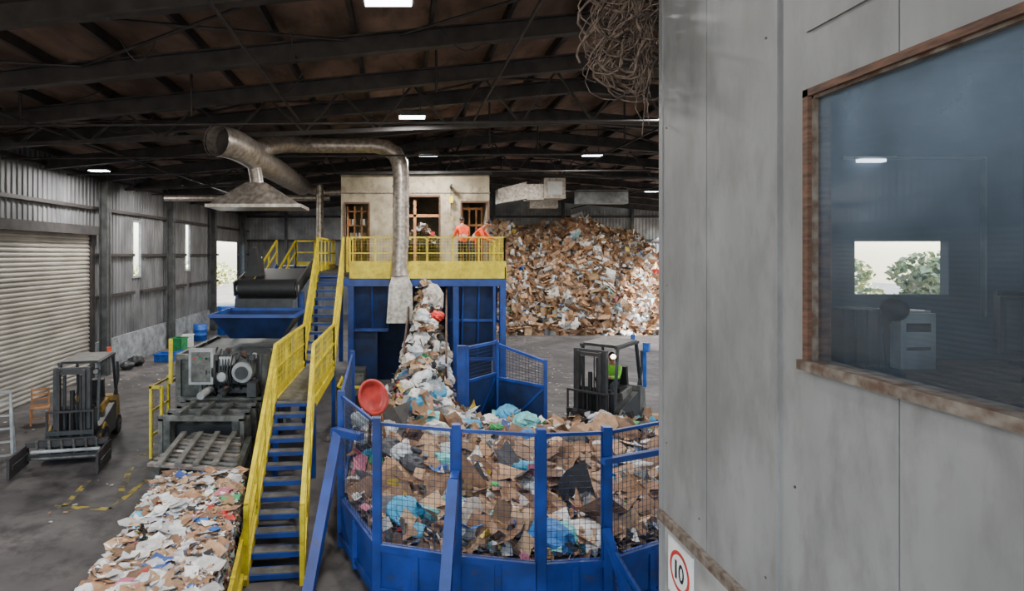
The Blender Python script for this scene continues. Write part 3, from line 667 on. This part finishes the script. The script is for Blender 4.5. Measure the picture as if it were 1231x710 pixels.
for z in (4.8,5.6,6.2): b.bb(2.2,3.05,21.2,21.25,z,z+.08,'woodlt')
b.bb(.3,1.3,21,25,4.9,5.0,'black'); b.bb(.25,.3,20.9,25,4.8,5.2,'dkgrey'); b.bb(1.3,1.35,20.9,25,4.8,5.2,'dkgrey'); b.bb(.5,.6,20.62,20.7,DZ,6.5,'woodlt'); b.bb(.2,1.4,20.62,20.7,5.9,6.0,'woodlt')
b.build('sorting_cabin')
def hbelt(X,Y): return 5.05+.45*np.exp(-((X-.8)/.35)**2)+0*Y
n=500; X=rng.uniform(.35,1.25,n);Y=rng.uniform(20.9,23,n)
mk('belt_waste',[pieces(np.stack([X,Y,hbelt(X,Y)+rng.uniform(-.1,.1,n)],-1),rng.normal(0,.5,(n,3))+np.array([0,-.4,1]),rng.uniform(.05,.15,(n,2)),colors(n,{'card':.5,'white':.4,'dark':.05,'col':.08}))])
b=MB(); b.tube([(1.8,20.3,6.9),(1.8,20.3,5.9)],.015,'steel',6); b.box((1.8,20.3,6.5),(.14,.1,.25),'yellow'); b.tube([(1.8,20.3,5.9),(1.86,20.3,5.82),(1.8,20.3,5.74),(1.74,20.3,5.8)],.02,'yellow',6); b.beam((1.8,20.0,6.95),(1.8,20.48,6.95),.06,.1,'steel'); b.build('chain_hoist')

# ---------------------------------------------------------------- ducts
b=MB()
path=[(-4.05,12.95,7.12),(-3.86,13.3,7.12),(-3.78,13.75,7.12),(-3.75,14.4,7.12),(-3.75,16,7.12),(-3.8,19,7.18),(-3.9,23.4,7.3)]
b.tube(path,.35,'galv',20,cap=False)
b.tube([path[0],(-4.065,12.92,7.12)],.38,'galv',20,cap=False)
b.tube([(-3.9,13.22,7.12),(-3.89,13.24,7.12)],.34,'steel',20)
for i in range(12):
    yy=14.4+i*.75; xx=-3.75-.15*(i/12); b.tube([(xx,yy,7.11+.016*i),(xx,yy+.04,7.11+.016*i)],.365,'galv',20,cap=False)
b.tube([(-3.75,14.8,7.2),(-3.6,15.6,7.5),(-3.3,16.6,7.75),(-2.8,17.25,7.82),(-2.2,17.45,7.84),(-.75,17.45,7.84),(-.4,17.45,7.78),(-.12,17.45,7.6),(0.02,17.45,7.3),(.05,17.45,6.9),(.05,17.45,5.0),(.0,17.45,4.2),(.02,17.45,3.95)],[.3,.28,.25,.23,.22,.22,.24,.25,.25,.24,.24,.24,.3],'galv',16)
for z in (6.6,6.0,5.4,4.8): b.tube([(.05,17.45,z),(.05,17.45,z+.04)],.265,'galv',16)
b.hexa([(-.38,17.2,2.55),(.42,17.2,2.55),(.42,17.6,2.55),(-.38,17.6,2.55),(-.3,17.25,3.68),(.38,17.25,3.68),(.38,17.65,3.68),(-.3,17.65,3.68)],'galv')
b.hexa([(-.3,17.25,3.68),(.38,17.25,3.68),(.38,17.65,3.68),(-.3,17.65,3.68),(-.2,17.3,3.98),(.24,17.3,3.98),(.24,17.6,3.98),(-.2,17.6,3.98)],'galv')
b.tube([(-9.1,22.6,6.75),(-2.7,22.6,6.77)],.12,'galv',10); b.tube([(-3.0,22,7.2),(-3.0,22,5.1)],.14,'galv',10)
b.tube([(-3.9,23.4,7.3),(-3.5,26.5,7.4),(0,27,7.7),(3.2,27,7.7)],.2,'galv',12)
b.hexa([(-4.78,14.3,5.75),(-2.42,14.3,5.75),(-2.42,15.6,5.75),(-4.78,15.6,5.75),(-4.78,14.3,5.83),(-2.42,14.3,5.83),(-2.42,15.6,5.83),(-4.78,15.6,5.83)],'galv')
b.hexa([(-4.7,14.35,5.83),(-2.5,14.35,5.83),(-2.5,15.55,5.83),(-4.7,15.55,5.83),(-3.9,14.8,6.42),(-3.42,14.8,6.42),(-3.42,15.15,6.42),(-3.9,15.15,6.42)],'galv')
b.tube([(-3.66,14.97,6.4),(-3.68,14.97,6.6),(-3.75,15.0,6.9)],.17,'galv',12)
b.build('extraction_duct')
b=MB()
b.hexa([(4.1,24.2,6.7),(5.3,24.2,6.9),(5.3,24.8,6.9),(4.1,24.8,6.7),(4.1,24.2,7.3),(5.3,24.2,7.6),(5.3,24.8,7.6),(4.1,24.8,7.3)],'galv')
b.bb(5.3,6.0,24.2,24.9,6.85,7.5,'galv'); b.bb(6.0,6.9,24.15,25,6.9,7.75,'galv'); b.bb(6.15,6.75,24.11,24.15,7.05,7.6,'white')
for x in (4.3,5.5,6.8): b.tube([(x,24.5,7.2),(x,24.5,8.9)],.02,'steel',5)
b.bb(9.2,11.8,30,30.6,7.2,7.9,'ltgrey'); b.bb(7.4,9,33,33.5,7.2,7.8,'galv')
for x in (9.4,11.6,7.6): b.tube([(x,30.3 if x>9 else 33.2,7.8),(x,30.3 if x>9 else 33.2,9.1)],.02,'steel',5)
b.build('hanging_ventilation_unit')

# ---------------------------------------------------------------- baler
b=MB()
b.bb(-5.0,-3.1,13.3,16.2,.25,2.25,'greygreen')
for yy in (13.3,14.2,15.1,16.15): 
    for x in (-5.03,-3.07): b.bb(x-.06,x+.06,yy-.06,yy+.06,0,2.3,'grey')
for z in (.3,1.3,2.26): b.bb(-5.08,-3.02,13.22,13.32,z-.06,z+.06,'grey'); b.bb(-5.1,-5.0,13.3,16.2,z-.06,z+.06,'grey')
b.bb(-4.55,-3.15,11.3,13.3,.35,.55,'greygreen'); b.bb(-4.6,-4.45,11.3,13.3,.4,1.35,'greygreen'); b.bb(-3.25,-3.1,11.3,13.3,.4,1.35,'greygreen')
b.bb(-4.45,-3.25,11.6,13.3,.55,1.2,'black')
b.bb(-4.5,-3.2,12.2,13.3,1.25,1.4,'greygreen')
for yy in (11.35,11.8,12.3,12.8): b.bb(-4.68,-3.02,yy-.05,yy+.05,1.35,1.45,'grey'); b.bb(-4.68,-4.58,yy-.05,yy+.05,0,1.4,'grey'); b.bb(-3.12,-3.02,yy-.05,yy+.05,0,1.4,'grey')
for x in (-4.3,-3.9,-3.5): b.bb(x-.05,x+.05,11.3,12.2,1.45,1.52,'greygreen')
b.tube([(-4.2,12.3,1.6),(-4.2,13.3,1.6)],.08,'ltgrey',12); b.tube([(-3.8,12.3,1.58),(-3.8,13.3,1.58)],.06,'dkgrey',12)
b.tube([(-3.45,12.75,2.0),(-3.45,13.25,2.0)],.22,'ltgrey',18); b.tube([(-3.45,12.67,2.0),(-3.45,12.75,2.0)],.14,'dkgrey',14)
for j in range(5): b.tube([(-3.45,12.8+j*.09,2.0),(-3.45,12.82+j*.09,2.0)],.24,'grey',18)
b.tube([(-3.9,12.8,1.9),(-3.9,13.3,1.9)],.14,'dkgrey',12); b.tube([(-3.9,12.76,1.9),(-3.9,12.8,1.9)],.1,'ltgrey',12)
b.bb(-4.05,-3.1,13.0,13.3,1.5,1.62,'dkgrey'); b.bb(-4.0,-3.72,12.9,13.2,2.12,2.32,'ltgrey'); b.bb(-3.3,-3.1,12.6,13.1,1.5,1.8,'dkgrey')
for j in range(14):
    x=-4.3+j*.09; dx=random.uniform(-.12,.12); b.tube([(x,13.2,2.2+random.uniform(0,.3)),(x+dx*.5,12.95,2.35),(x+dx,12.8,2.0),(x+dx*.6,12.9,1.7),(x,13.2,1.4)],random.choice([.014,.02,.024]),random.choice(['black','black','dkgrey']),6)
for j in range(14): b.box((random.uniform(-4.1,-3.2),random.uniform(12.9,13.2),random.uniform(1.6,2.5)),(.1,.1,.12),random.choice(['grey','dkgrey','ltgrey','rustdk']))
b.bb(-4.64,-4.1,12.82,13.0,1.72,2.5,'ltgrey'); b.bb(-4.58,-4.16,12.80,12.82,1.78,2.44,'grey')
for j in range(3): b.tube([(-4.5+j*.13,12.8,2.3),(-4.5+j*.13,12.77,2.3)],.025,['red','green','black'][j],8)
b.bb(-4.42,-4.36,12.85,12.95,0,1.72,'grey')
for z in (.8,1.7): b.tube([(-5.2,13.6,z),(-5.2,15.6,z)],.09,'grey',12); b.tube([(-5.2,13.2,z),(-5.2,13.6,z)],.045,'ltgrey',10)
for yy in (13.1,14.1): b.bb(-5.62,-5.56,yy-.03,yy+.03,0,1.65,'yellow')
for z in (.5,1.05,1.6): b.bb(-5.61,-5.57,13.1,14.1,z-.025,z+.025,'yellow')
b.bb(-5.62,-5.35,13.07,13.13,1.57,1.63,'yellow'); b.bb(-5.38,-5.32,13.07,13.13,0,1.63,'yellow')
b.mesh((-5.59,13.1,.5),(-5.59,14.1,.5),(-5.59,13.1,1.6),(-5.59,14.1,1.6),.12,.005,'grey')
b.bb(-5.15,-5.08,13.0,13.07,1.7,2.7,'yellow')
b.build('baler_machine',.01)
b=MB()
def funnel(x0,x1,y0,y1,z1,ix,iy,z0,k):
    T=[(x0,y0,z1),(x1,y0,z1),(x1,y1,z1),(x0,y1,z1)];Bq=[(x0+ix,y0+iy,z0),(x1-ix,y0+iy,z0),(x1-ix,y1-iy,z0),(x0+ix,y1-iy,z0)]
    for i in range(4):
        j=(i+1)%4; b.add([Bq[i],Bq[j],T[j],T[i]],[(0,1,2,3)],k)
        b.beam(T[i],T[j],.06,.08,'blue')
funnel(-4.7,-2.58,14.4,16.2,3.06,.42,.35,2.46,'bluedk')
b.tube([(-4.55,16.6,3.62),(-2.95,16.6,3.62)],.27,'black',22); b.tube([(-4.63,16.6,3.62),(-2.87,16.6,3.62)],.1,'ltgrey',12)
b.hexa([(-4.6,16.6,3.3),(-2.95,16.6,3.3),(-2.95,20,4.0),(-4.6,20,4.0),(-4.6,16.6,3.4),(-2.95,16.6,3.4),(-2.95,20,4.1),(-4.6,20,4.1)],'black')
for x in (-4.68,-2.9): b.beam((x,16.5,3.6),(x,20,4.3),.05,.4,'dkgrey')
b.hexa([(-4.5,16.9,3.95),(-4.0,16.9,3.95),(-4.0,17.4,4.0),(-4.5,17.4,4.0),(-4.35,17.0,4.75),(-4.2,17.0,4.75),(-4.2,17.2,4.8),(-4.35,17.2,4.8)],'black')
for x in (-4.7,-2.84):
    b.bb(x-.06,x+.06,16.9,17.02,0,3.5,'blue'); b.bb(x-.06,x+.06,19.8,19.92,0,4.0,'blue')
b.bb(-4.6,-3.0,16.28,16.34,3.02,3.34,'dkgrey')
b.build('infeed_conveyor')
b=MB()
for x in (-4.05,-2.75): b.beam((x+.1,9.45,1.0),(x-.15,11.25,1.0),.1,.16,'greygreen')
for i in range(9):
    yy=9.5+i*.2; b.beam((-4.15+.02*i,yy+.16,1.12),(-2.6-.05*i,yy-.16+random.uniform(-.04,.04),1.13),.11,.05,['galv','grey','fgrey'][i%3])
for i in range(4): b.beam((-3.9+.3*i,9.45,1.19),(-4.1+.32*i,11.1,1.2),.09,.05,'fgrey')
for x,yy in((-3.95,9.6),(-2.7,9.6),(-4.15,11.1),(-2.9,11.1)): b.bb(x-.06,x+.06,yy-.06,yy+.06,0,.95,'greygreen')
b.build('outfeed_table')
b=MB(); b.beam((-2.36,9.2,.5),(-1.83,5.8,.5),.05,.3,'yellow'); b.beam((-2.36,9.2,.12),(-1.83,5.8,.12),.06,.1,'yellow')
for j in range(4): 
    q=Vector((-2.36,9.2,0)).lerp(Vector((-1.83,5.8,0)),(j+.1)/3.4); b.box((q.x,q.y,.33),(.06,.06,.66),'yellow')
b.build('bale_guide_rail')

# ---------------------------------------------------------------- forklifts
def forklift(name,loc,rz,body,trim,clamp,sc=1):
    e=empty(name,loc,rz); e.scale=(sc,sc,sc)
    b=MB()
    b.hexa([(-.5,-.75,.22),(.5,-.75,.22),(.5,.9,.22),(-.5,.9,.22),(-.5,-.75,.62),(.5,-.75,.62),(.5,.9,.95),(-.5,.9,.95)],body)
    b.hexa([(-.52,.75,.2),(.52,.75,.2),(.46,1.35,.25),(-.46,1.35,.25),(-.52,.75,1.05),(.52,.75,1.05),(.44,1.3,1.0),(-.44,1.3,1.0)],trim)
    b.hexa([(-.36,.1,.7),(.36,.1,.7),(.36,.8,.7),(-.36,.8,.7),(-.32,.1,.95),(.32,.1,.95),(.32,.8,1.02),(-.32,.8,1.02)],trim)
    b.box((0,-.72,.85),(.9,.08,.5),body); b.box((0,-.62,1.1),(.7,.12,.1),'black')
    b.box((0,.35,1.0),(.52,.5,.12),'black'); b.box((0,.62,1.28),(.5,.12,.5),'black',(.15,0,0))
    b.tube([(0,-.55,1.1),(0,-.35,1.25)],.025,'black',6); 
    pts=[(0+.17*math.cos(a),-.33-.06*math.sin(a),1.27+.16*math.sin(a)) for a in np.linspace(0,6.283,17)]; b.tube(pts,.015,'black',6,False)
    for x in (-.46,.46): b.box((x,-.25,.42),(.12,.35,.04),'black')
    b.build('chassis',.02,e)
    b=MB()
    for x in(-.46,.46):
        b.beam((x,-.72,.8),(x*.93,-.45,2.12),.06,.07,'dkgrey'); b.beam((x,.95,1.0),(x*.93,.72,2.12),.06,.07,'dkgrey'); b.beam((x*.93,-.55,2.13),(x*.93,.85,2.13),.07,.07,'dkgrey')
    for i in range(9): yy=-.5+i*.16; b.beam((-.43,yy,2.14),(.43,yy,2.14),.035,.03,'dkgrey',(0,0,1))
    b.box((0,.15,2.18),(.84,1.3,.015),'fgrey')
    for x in(-.4,.4): b.tube([(x,-.62,1.95),(x,-.68,1.95)],.055,'headlamp' if not clamp else 'ltgrey',12); b.tube([(x,-.55,1.95),(x,-.62,1.95)],.07,'black',12)
    b.tube([(.3,.85,2.15),(.3,.85,2.3)],.05,'orange' if clamp else 'bluepl',10)
    if not clamp: b.beam((.56,.95,1.0),(.56,.95,2.1),.07,.07,'bluepl'); b.box((.6,.95,2.0),(.14,.12,.22),'bluepl')
    b.tube([(.42,.85,.95),(.5,.95,1.5),(.48,.95,1.9)],.035,'dkgrey',8)
    b.build('overhead_guard',0,e)
    b=MB()
    for x in(-.34,.34):
        b.bb(x-.05,x+.05,-1.05,-.9,.08,2.12,'dkgrey'); b.bb(x*.78-.035,x*.78+.035,-1.12,-1.0,.1,2.08,'steel')
        b.tube([(x*.5,-1.0,.2),(x*.5,-1.0,1.95)],.035,'dkgrey',10); b.tube([(x*.35,-1.06,.5),(x*.35,-1.06,2.0)],.015,'black',6)
    b.tube([(0,-1.0,.2),(0,-1.0,1.6)],.05,'black',10)
    for z in(.3,1.2,2.08): b.bb(-.38,.38,-1.0,-.93,z-.04,z+.04,'dkgrey')
    b.bb(-.26,.26,-1.1,-1.02,1.98,2.06,'steel')
    for z in(.28,.68): b.bb(-.5,.5,-1.2,-1.13,z-.05,z+.05,'dkgrey')
    for x in(-.48,-.24,0,.24,.48): b.bb(x-.02,x+.02,-1.18,-1.14,.3,1.15,'steel')
    b.bb(-.5,.5,-1.18,-1.14,1.13,1.18,'steel')
    b.build('mast',.006,e)
    b=MB()
    if clamp:
        for z in(.22,.5): b.bb(-.85,.85,-1.36,-1.24,z-.06,z+.06,'steel'); b.bb(-.6,.6,-1.3,-1.2,z-.1,z+.1,'dkgrey')
        for x in(-.85,.85):
            b.bb(x-.03,x+.03,-2.2,-1.2,.05,.5,'steel'); b.bb(x-.06,x+.06,-2.1,-1.3,.22,.32,'dkgrey')
        b.tube([(-.7,-1.42,.36),(.7,-1.42,.36)],.04,'ltgrey',8); b.tube([(-.7,-1.4,.2),(.7,-1.4,.2)],.03,'grey',8)
        for x in (-.6,-.35,-.1,.15,.4,.62): b.beam((x,-1.3,.15),(x,-1.42,.6),.05,.04,'grey')
    else:
        for x in(-.28,.28): b.hexa([(x-.06,-2.25,.06),(x+.06,-2.25,.06),(x+.06,-1.2,.04),(x-.06,-1.2,.04),(x-.06,-2.25,.08),(x+.06,-2.25,.08),(x+.06,-1.2,.1),(x-.06,-1.2,.1)],'steel'); b.bb(x-.06,x+.06,-1.25,-1.19,.04,.7,'steel')
    b.build('bale_clamp' if clamp else 'forks',.006,e)
    b=MB()
    for x in(-.5,.5): b.wheel((x,-.6,.33),.33,.22,(1,0,0),'black','fgrey'); b.wheel((x*.88,.95,.26),.26,.18,(1,0,0),'black','fgrey'); b.tube([(x*1.1,-.98,.4),(x*1.16,-.6,.72),(x*1.1,-.2,.5)],.03,trim,6)
    b.build('wheels',0,e)
    return e
forklift('forklift',(-7.5,13.95,0),math.radians(12),'fteal','fyellow',True,.97)
forklift('forklift',(5.42,15.15,0),math.radians(-42),'dkgrey','fgrey',False,1.06)

# ---------------------------------------------------------------- people
def person(name,loc,rz,J,vest,legs='navy',cap=None):
    e=empty(name,loc,rz)
    names=['pelvis','waist','chest','neck','skull']+[a+sd for sd in 'LR' for a in('sh','el','wr','hip','kn','an','toe')]
    V=[J[n] for n in names]; ix={n:i for i,n in enumerate(names)}
    E=[('pelvis','waist'),('waist','chest'),('chest','neck'),('neck','skull')]
    for sd in'LR': E+=[('chest','sh'+sd),('sh'+sd,'el'+sd),('el'+sd,'wr'+sd),('pelvis','hip'+sd),('hip'+sd,'kn'+sd),('kn'+sd,'an'+sd),('an'+sd,'toe'+sd)]
    R={'pelvis':(.15,.12),'waist':(.145,.11),'chest':(.17,.125),'neck':(.062,.062),'skull':(.06,.06),'sh':(.075,.075),'el':(.052,.052),'wr':(.034,.034),'hip':(.1,.1),'kn':(.065,.065),'an':(.045,.045),'toe':(.042,.035)}
    me=bpy.data.meshes.new('tmp'); me.from_pydata(V,[(ix[a],ix[c]) for a,c in E],[]); ob=bpy.data.objects.new('tmp',me); COL.objects.link(ob)
    ob.modifiers.new('skin','SKIN'); sk=me.skin_vertices[0].data
    for n_ in names:
        k=n_ if n_ in R else n_[:-1]; sk[ix[n_]].radius=R[k]; sk[ix[n_]].use_root=(n_=='pelvis')
    sb=ob.modifiers.new('sub','SUBSURF'); sb.levels=2; sb.render_levels=2
    dg=bpy.context.evaluated_depsgraph_get(); m2=bpy.data.meshes.new_from_object(ob.evaluated_get(dg)); bpy.data.objects.remove(ob)
    m2.materials.clear()
    for k in (vest,legs,'skin','black','silver'): m2.materials.append(M[k])
    VV={n_:Vector(J[n_]) for n_ in names}
    def dist(p,a,c):
        d=c-a;t=max(0,min(1,(p-a).dot(d)/max(d.length_squared,1e-9))); return (p-a-d*t).length,t
    for pl in m2.polygons:
        c=pl.center; best=(9,None,0)
        for a,q in E:
            d_,t_=dist(c,VV[a],VV[q])
            if d_<best[0]: best=(d_,(a,q),t_)
        a,q=best[1];t_=best[2]; k=0
        if q=='skull' or (q=='neck' and t_>.75): k=2
        elif q[:2]=='kn' or q[:2]=='an' or q[:3]=='hip': k=1
        elif q[:3]=='toe': k=3
        elif q[:2]=='wr' and t_>.85: k=2
        elif (a,q)==('waist','chest') and .15<t_<.4: k=4
        pl.material_index=k; pl.use_smooth=True
    bo=bpy.data.objects.new('body',m2); COL.objects.link(bo); bo.parent=e
    h=Vector(J['skull']); b=MB(); up=(h-Vector(J['neck'])).normalized(); fw=Vector(J.get('face',(0,-1,0))).normalized(); rt=fw.cross(up).normalized(); up=rt.cross(fw).normalized()
    Mx=Matrix((rt,-fw,up)).transposed(); eu=Mx.to_euler(); c=h+up*.09+fw*.015
    T=lambda x,y,z:c+rt*x+fw*y+up*z
    b.ell(c,(.076,.095,.115),'skin',eu,18,14); b.ell(T(0,.03,-.06),(.055,.06,.055),'skin',eu)
    b.ell(T(0,-.015,.03),(.083,.098,.095),cap or 'hair',eu,18,12)
    if cap: b.ell(T(0,.1,.035),(.07,.06,.012),cap,eu)
    b.ell(T(0,.1,-.012),(.012,.02,.022),'skin',eu); b.ell(T(0,.088,-.055),(.024,.008,.007),'red',eu)
    for x in(-.032,.032): b.ell(T(x,.084,.012),(.013,.009,.008),'white',eu); b.ell(T(x,.09,.012),(.006,.005,.006),'eye',eu)
    for x in(-.08,.08): b.ell(T(x,-.005,-.005),(.012,.02,.03),'skin',eu)
    b.build('head',0,e)
    for sd in 'LR':
        b=MB(); w=Vector(J['wr'+sd]); f=(w-Vector(J['el'+sd])).normalized(); u=Vector((0,0,1)); 
        if abs(f.z)>.9:u=Vector((0,-1,0))
        sx_=f.cross(u).normalized(); u=sx_.cross(f)
        sg=1 if sd=='L' else -1
        b.tube([w-f*.01,w+f*.035,w+f*.08],[.03,.04,.036],'skin',8)
        for i,l in enumerate((.065,.078,.074,.058)):
            o=sx_*(i-1.5)*.019; p0=w+f*.075+o; b.tube([p0,p0+f*l*.45-u*.006,p0+f*l*.8-u*.025,p0+f*l*.85-u*.045],[.0095,.009,.008,.006],'skin',6)
        b.tube([w+f*.02-sx_*.03*sg,w+f*.045-sx_*.055*sg-u*.01,w+f*.075-sx_*.06*sg-u*.02],[.012,.011,.008],'skin',6)
        b.build('hand_'+('left' if sd=='L' else 'right'),0,e)
    return e
stand=dict(pelvis=(0,0,.95),waist=(0,0,1.12),chest=(0,-.03,1.36),neck=(0,-.04,1.53),skull=(0,-.06,1.6),
 shL=(-.19,-.03,1.43),elL=(-.25,-.12,1.15),wrL=(-.2,-.34,1.1),hipL=(-.1,0,.88),knL=(-.11,-.04,.5),anL=(-.12,.0,.08),toeL=(-.13,-.17,.04),
 shR=(.19,-.03,1.43),elR=(.25,-.14,1.16),wrR=(.18,-.36,1.16),hipR=(.1,0,.88),knR=(.11,-.03,.5),anR=(.12,.02,.08),toeR=(.13,-.15,.04),face=(0,-1,-.25))
lean=dict(pelvis=(0,.12,.93),waist=(0,.02,1.10),chest=(0,-.16,1.29),neck=(0,-.30,1.42),skull=(0,-.36,1.47),
 shL=(-.19,-.22,1.33),elL=(-.25,-.34,1.07),wrL=(-.16,-.54,.98),hipL=(-.1,.12,.87),knL=(-.13,.0,.48),anL=(-.14,.1,.08),toeL=(-.15,-.08,.04),
 shR=(.19,-.22,1.33),elR=(.27,-.40,1.12),wrR=(.2,-.62,1.06),hipR=(.1,.12,.87),knR=(.12,.1,.48),anR=(.14,.24,.08),toeR=(.15,.07,.04),face=(0,-.8,-.6))
person('worker',(2.12,19.4,DZ),math.radians(200),stand,'orange')
person('worker',(2.45,18.85,DZ),math.radians(70),lean,'orange')
sit=dict(pelvis=(0,.35,1.14),waist=(0,.36,1.27),chest=(0,.33,1.47),neck=(0,.3,1.63),skull=(0,.28,1.69),
 shL=(-.18,.3,1.52),elL=(-.22,.1,1.32),wrL=(-.12,-.2,1.36),hipL=(-.1,.28,1.12),knL=(-.15,-.12,1.14),anL=(-.14,-.28,.78),toeL=(-.14,-.44,.75),
 shR=(.18,.3,1.52),elR=(.22,.1,1.32),wrR=(.12,-.2,1.36),hipR=(.1,.28,1.12),knR=(.15,-.12,1.14),anR=(.14,-.28,.78),toeR=(.14,-.44,.75),face=(0,-1,-.1))
dr=person('forklift_driver',(5.42,15.15,0),math.radians(-42),sit,'lime'); dr.scale=(1.06,1.06,1.06)

# ---------------------------------------------------------------- small props, left
b=MB()
for x,y in((-.2,-.2),(.2,-.2)): b.bb(x-.02,x+.02,y-.02,y+.02,0,.45,'woodlt')
for x,y in((-.2,.2),(.2,.2)): b.bb(x-.02,x+.02,y-.02,y+.02,0,.92,'woodlt')
b.box((0,0,.46),(.46,.46,.03),'woodlt')
for z in(.62,.75,.88): b.bb(-.2,.2,.19,.21,z-.03,z+.03,'woodlt')
for z in(.2,): b.bb(-.2,.2,-.21,-.19,z-.015,z+.015,'woodlt'); b.bb(-.21,-.19,-.2,.2,z,z+.03,'woodlt'); b.bb(.19,.21,-.2,.2,z,z+.03,'woodlt')
b.build('wooden_chair',.004,None,(-9.75,15.8,0),.5)
b=MB()
for sg in(-1,1):
    b.beam((sg*.25,-.4,0),(sg*.18,0,1.5),.05,.03,'ltgrey'); b.beam((sg*.25,.4,0),(sg*.18,0,1.5),.04,.03,'ltgrey')
for i in range(5): t=(i+.7)/5.5; b.bb(-.24+.06*t,.24-.06*t,-.4+.4*t-.05,-.4+.4*t+.05,1.5*t-.012,1.5*t+.012,'ltgrey')
b.box((0,0,1.51),(.4,.2,.03),'ltgrey'); b.build('step_ladder',0,None,(-8.9,13.0,0),.5)
def drum(name,loc,k,r=.28,h=.85):
    b=MB(); b.tube([(0,0,0),(0,0,.02),(0,0,h*.33),(0,0,h*.35),(0,0,h*.37),(0,0,h*.66),(0,0,h*.68),(0,0,h*.7),(0,0,h),(0,0,h+.02)],[r*.96,r,r,r*1.05,r,r,r*1.05,r,r,r*.9],k,20); b.build(name,0,None,loc)
drum('blue_drum',(-10.6,31,0),'bluepl',.35); drum('blue_drum',(-9.9,33.5,0),'bluepl',.55,1.6)
def bin_(name,loc,k,d):
    b=MB(); w,l,h=d; T=.03
    b.bb(-w/2,w/2,-l/2,l/2,0,T,k); b.bb(-w/2,-w/2+T,-l/2,l/2,0,h,k); b.bb(w/2-T,w/2,-l/2,l/2,0,h,k); b.bb(-w/2,w/2,-l/2,-l/2+T,0,h,k); b.bb(-w/2,w/2,l/2-T,l/2,0,h,k)
    b.bb(-w/2-.03,w/2+.03,-l/2-.03,-l/2,h-.06,h,k); b.bb(-w/2-.03,w/2+.03,l/2,l/2+.03,h-.06,h,k); b.build(name,.006,None,loc,random.uniform(-.3,.3))
bin_('green_crate',(-10.3,27.2,0),'green',(.6,.5,.7)); bin_('blue_crate',(-10.0,25.0,0),'bluepl',(.8,.6,.35)); bin_('blue_crate',(-9.6,25.9,0),'bluepl',(.5,.5,.3)); bin_('white_crate',(-10.5,28.9,0),'white',(.5,.5,.6)); bin_('green_crate',(-9.7,38,0),'green',(.8,.8,1.0))
def pallets(name,loc,n,rz):
    b=MB()
    for k in range(n):
        z=k*.145
        for x in (-.5,0,.5): b.bb(x-.05,x+.05,-.6,.6,z+.02,z+.11,'wood')
        for i in range(7): yy=-.55+i*.183; b.bb(-.55,.55,yy-.05,yy+.05,z+.11,z+.13,random.choice(['wood','fgrey','woodlt']))
        for i in (-.55,0,.55): b.bb(-.55,.55,i-.05,i+.05,z,z+.02,'wood')
    b.build(name,0,None,loc,rz)
pallets('pallet_stack',(-6.6,19.8,0),4,.2); pallets('pallet_stack',(-8.0,30.5,0),6,-.1)
def blob(name,c,r,k):
    b=MB(); b.ell((0,0,0),r,k,None,22,16); b.v=[tuple(Vector(v)*(1+.13*math.sin(v[0]*31+v[2]*17)+.10*math.cos(v[1]*27-v[2]*23))) for v in b.v]; b.build(name,0,None,c)
blob('refuse_sack',(-10.85,24.0,.18),(.3,.3,.2),'black'); blob('refuse_sack',(-10.85,23.2,.15),(.25,.25,.17),'dkgrey'); blob('refuse_sack',(-6.3,17.8,.2),(.35,.3,.24),'black'); blob('refuse_sack',(-6.0,17.0,.16),(.28,.25,.2),'white')
b=MB(); b.tube([(0,0,0),(0,0,.42),(0,0,.5)],[.08,.08,.03],'red',14); b.tube([(0,0,.5),(.04,0,.55),(.1,0,.5),(.1,0,.25)],.012,'black',6); b.build('fire_extinguisher',0,None,(-5.0,12.7,0))
b=MB()
for a in ((-6.3,10.6,-5.2,10.5),(-6.3,11.8,-6.1,10.6),(-5.8,12.6,-5.3,11.0),(-6.0,13.4,-5.3,13.2),(-5.2,10.5,-5.15,12.0)):
    b.beam((a[0],a[1],.003),(a[2],a[3],.003),.12,.004,'ymark')
b.build('floor_marking')
b=MB(); rail(b,[(-1.5,14.2,0),(-.75,14.2,0)],1.35,.8,False); rail(b,[(-1.5,14.2,.0),(-1.5,15.4,0)],1.35,1,False); b.build('yellow_guard_rail')
b=MB(); b.bb(-1.4,-.9,15.6,16.1,0,1.5,'dkgrey'); b.bb(-1.35,-.95,15.57,15.6,.8,1.4,'grey'); b.build('control_cabinet',.01)

# ---------------------------------------------------------------- light
w=bpy.data.worlds.new('world'); S.world=w; w.use_nodes=True; bg=w.node_tree.nodes['Background']
sky=w.node_tree.nodes.new('ShaderNodeTexSky'); sky.sky_type='NISHITA'; sky.sun_disc=False; sky.sun_elevation=math.radians(40); sky.sun_rotation=math.radians(90)
w.node_tree.links.new(sky.outputs[0],bg.inputs[0]); bg.inputs[1].default_value=1.3
sl=bpy.data.lights.new('sun','SUN'); sl.energy=32; sl.angle=.03; sl.color=(1,.95,.88); so=bpy.data.objects.new('sun',sl); COL.objects.link(so)
so.rotation_euler=Vector((-.78,.50,-.38)).to_track_quat('-Z','Y').to_euler()

cam=bpy.data.cameras.new('camera'); cam.sensor_width=36; cam.lens=700/1231*36; cam.shift_x=(615.5-480)/1231; cam.shift_y=-(355-305)/1231; cam.clip_end=300; cam.clip_start=.05
co=bpy.data.objects.new('camera',cam); COL.objects.link(co); co.location=(0,0,4.6); co.rotation_euler=(math.pi/2,0,0); S.camera=co
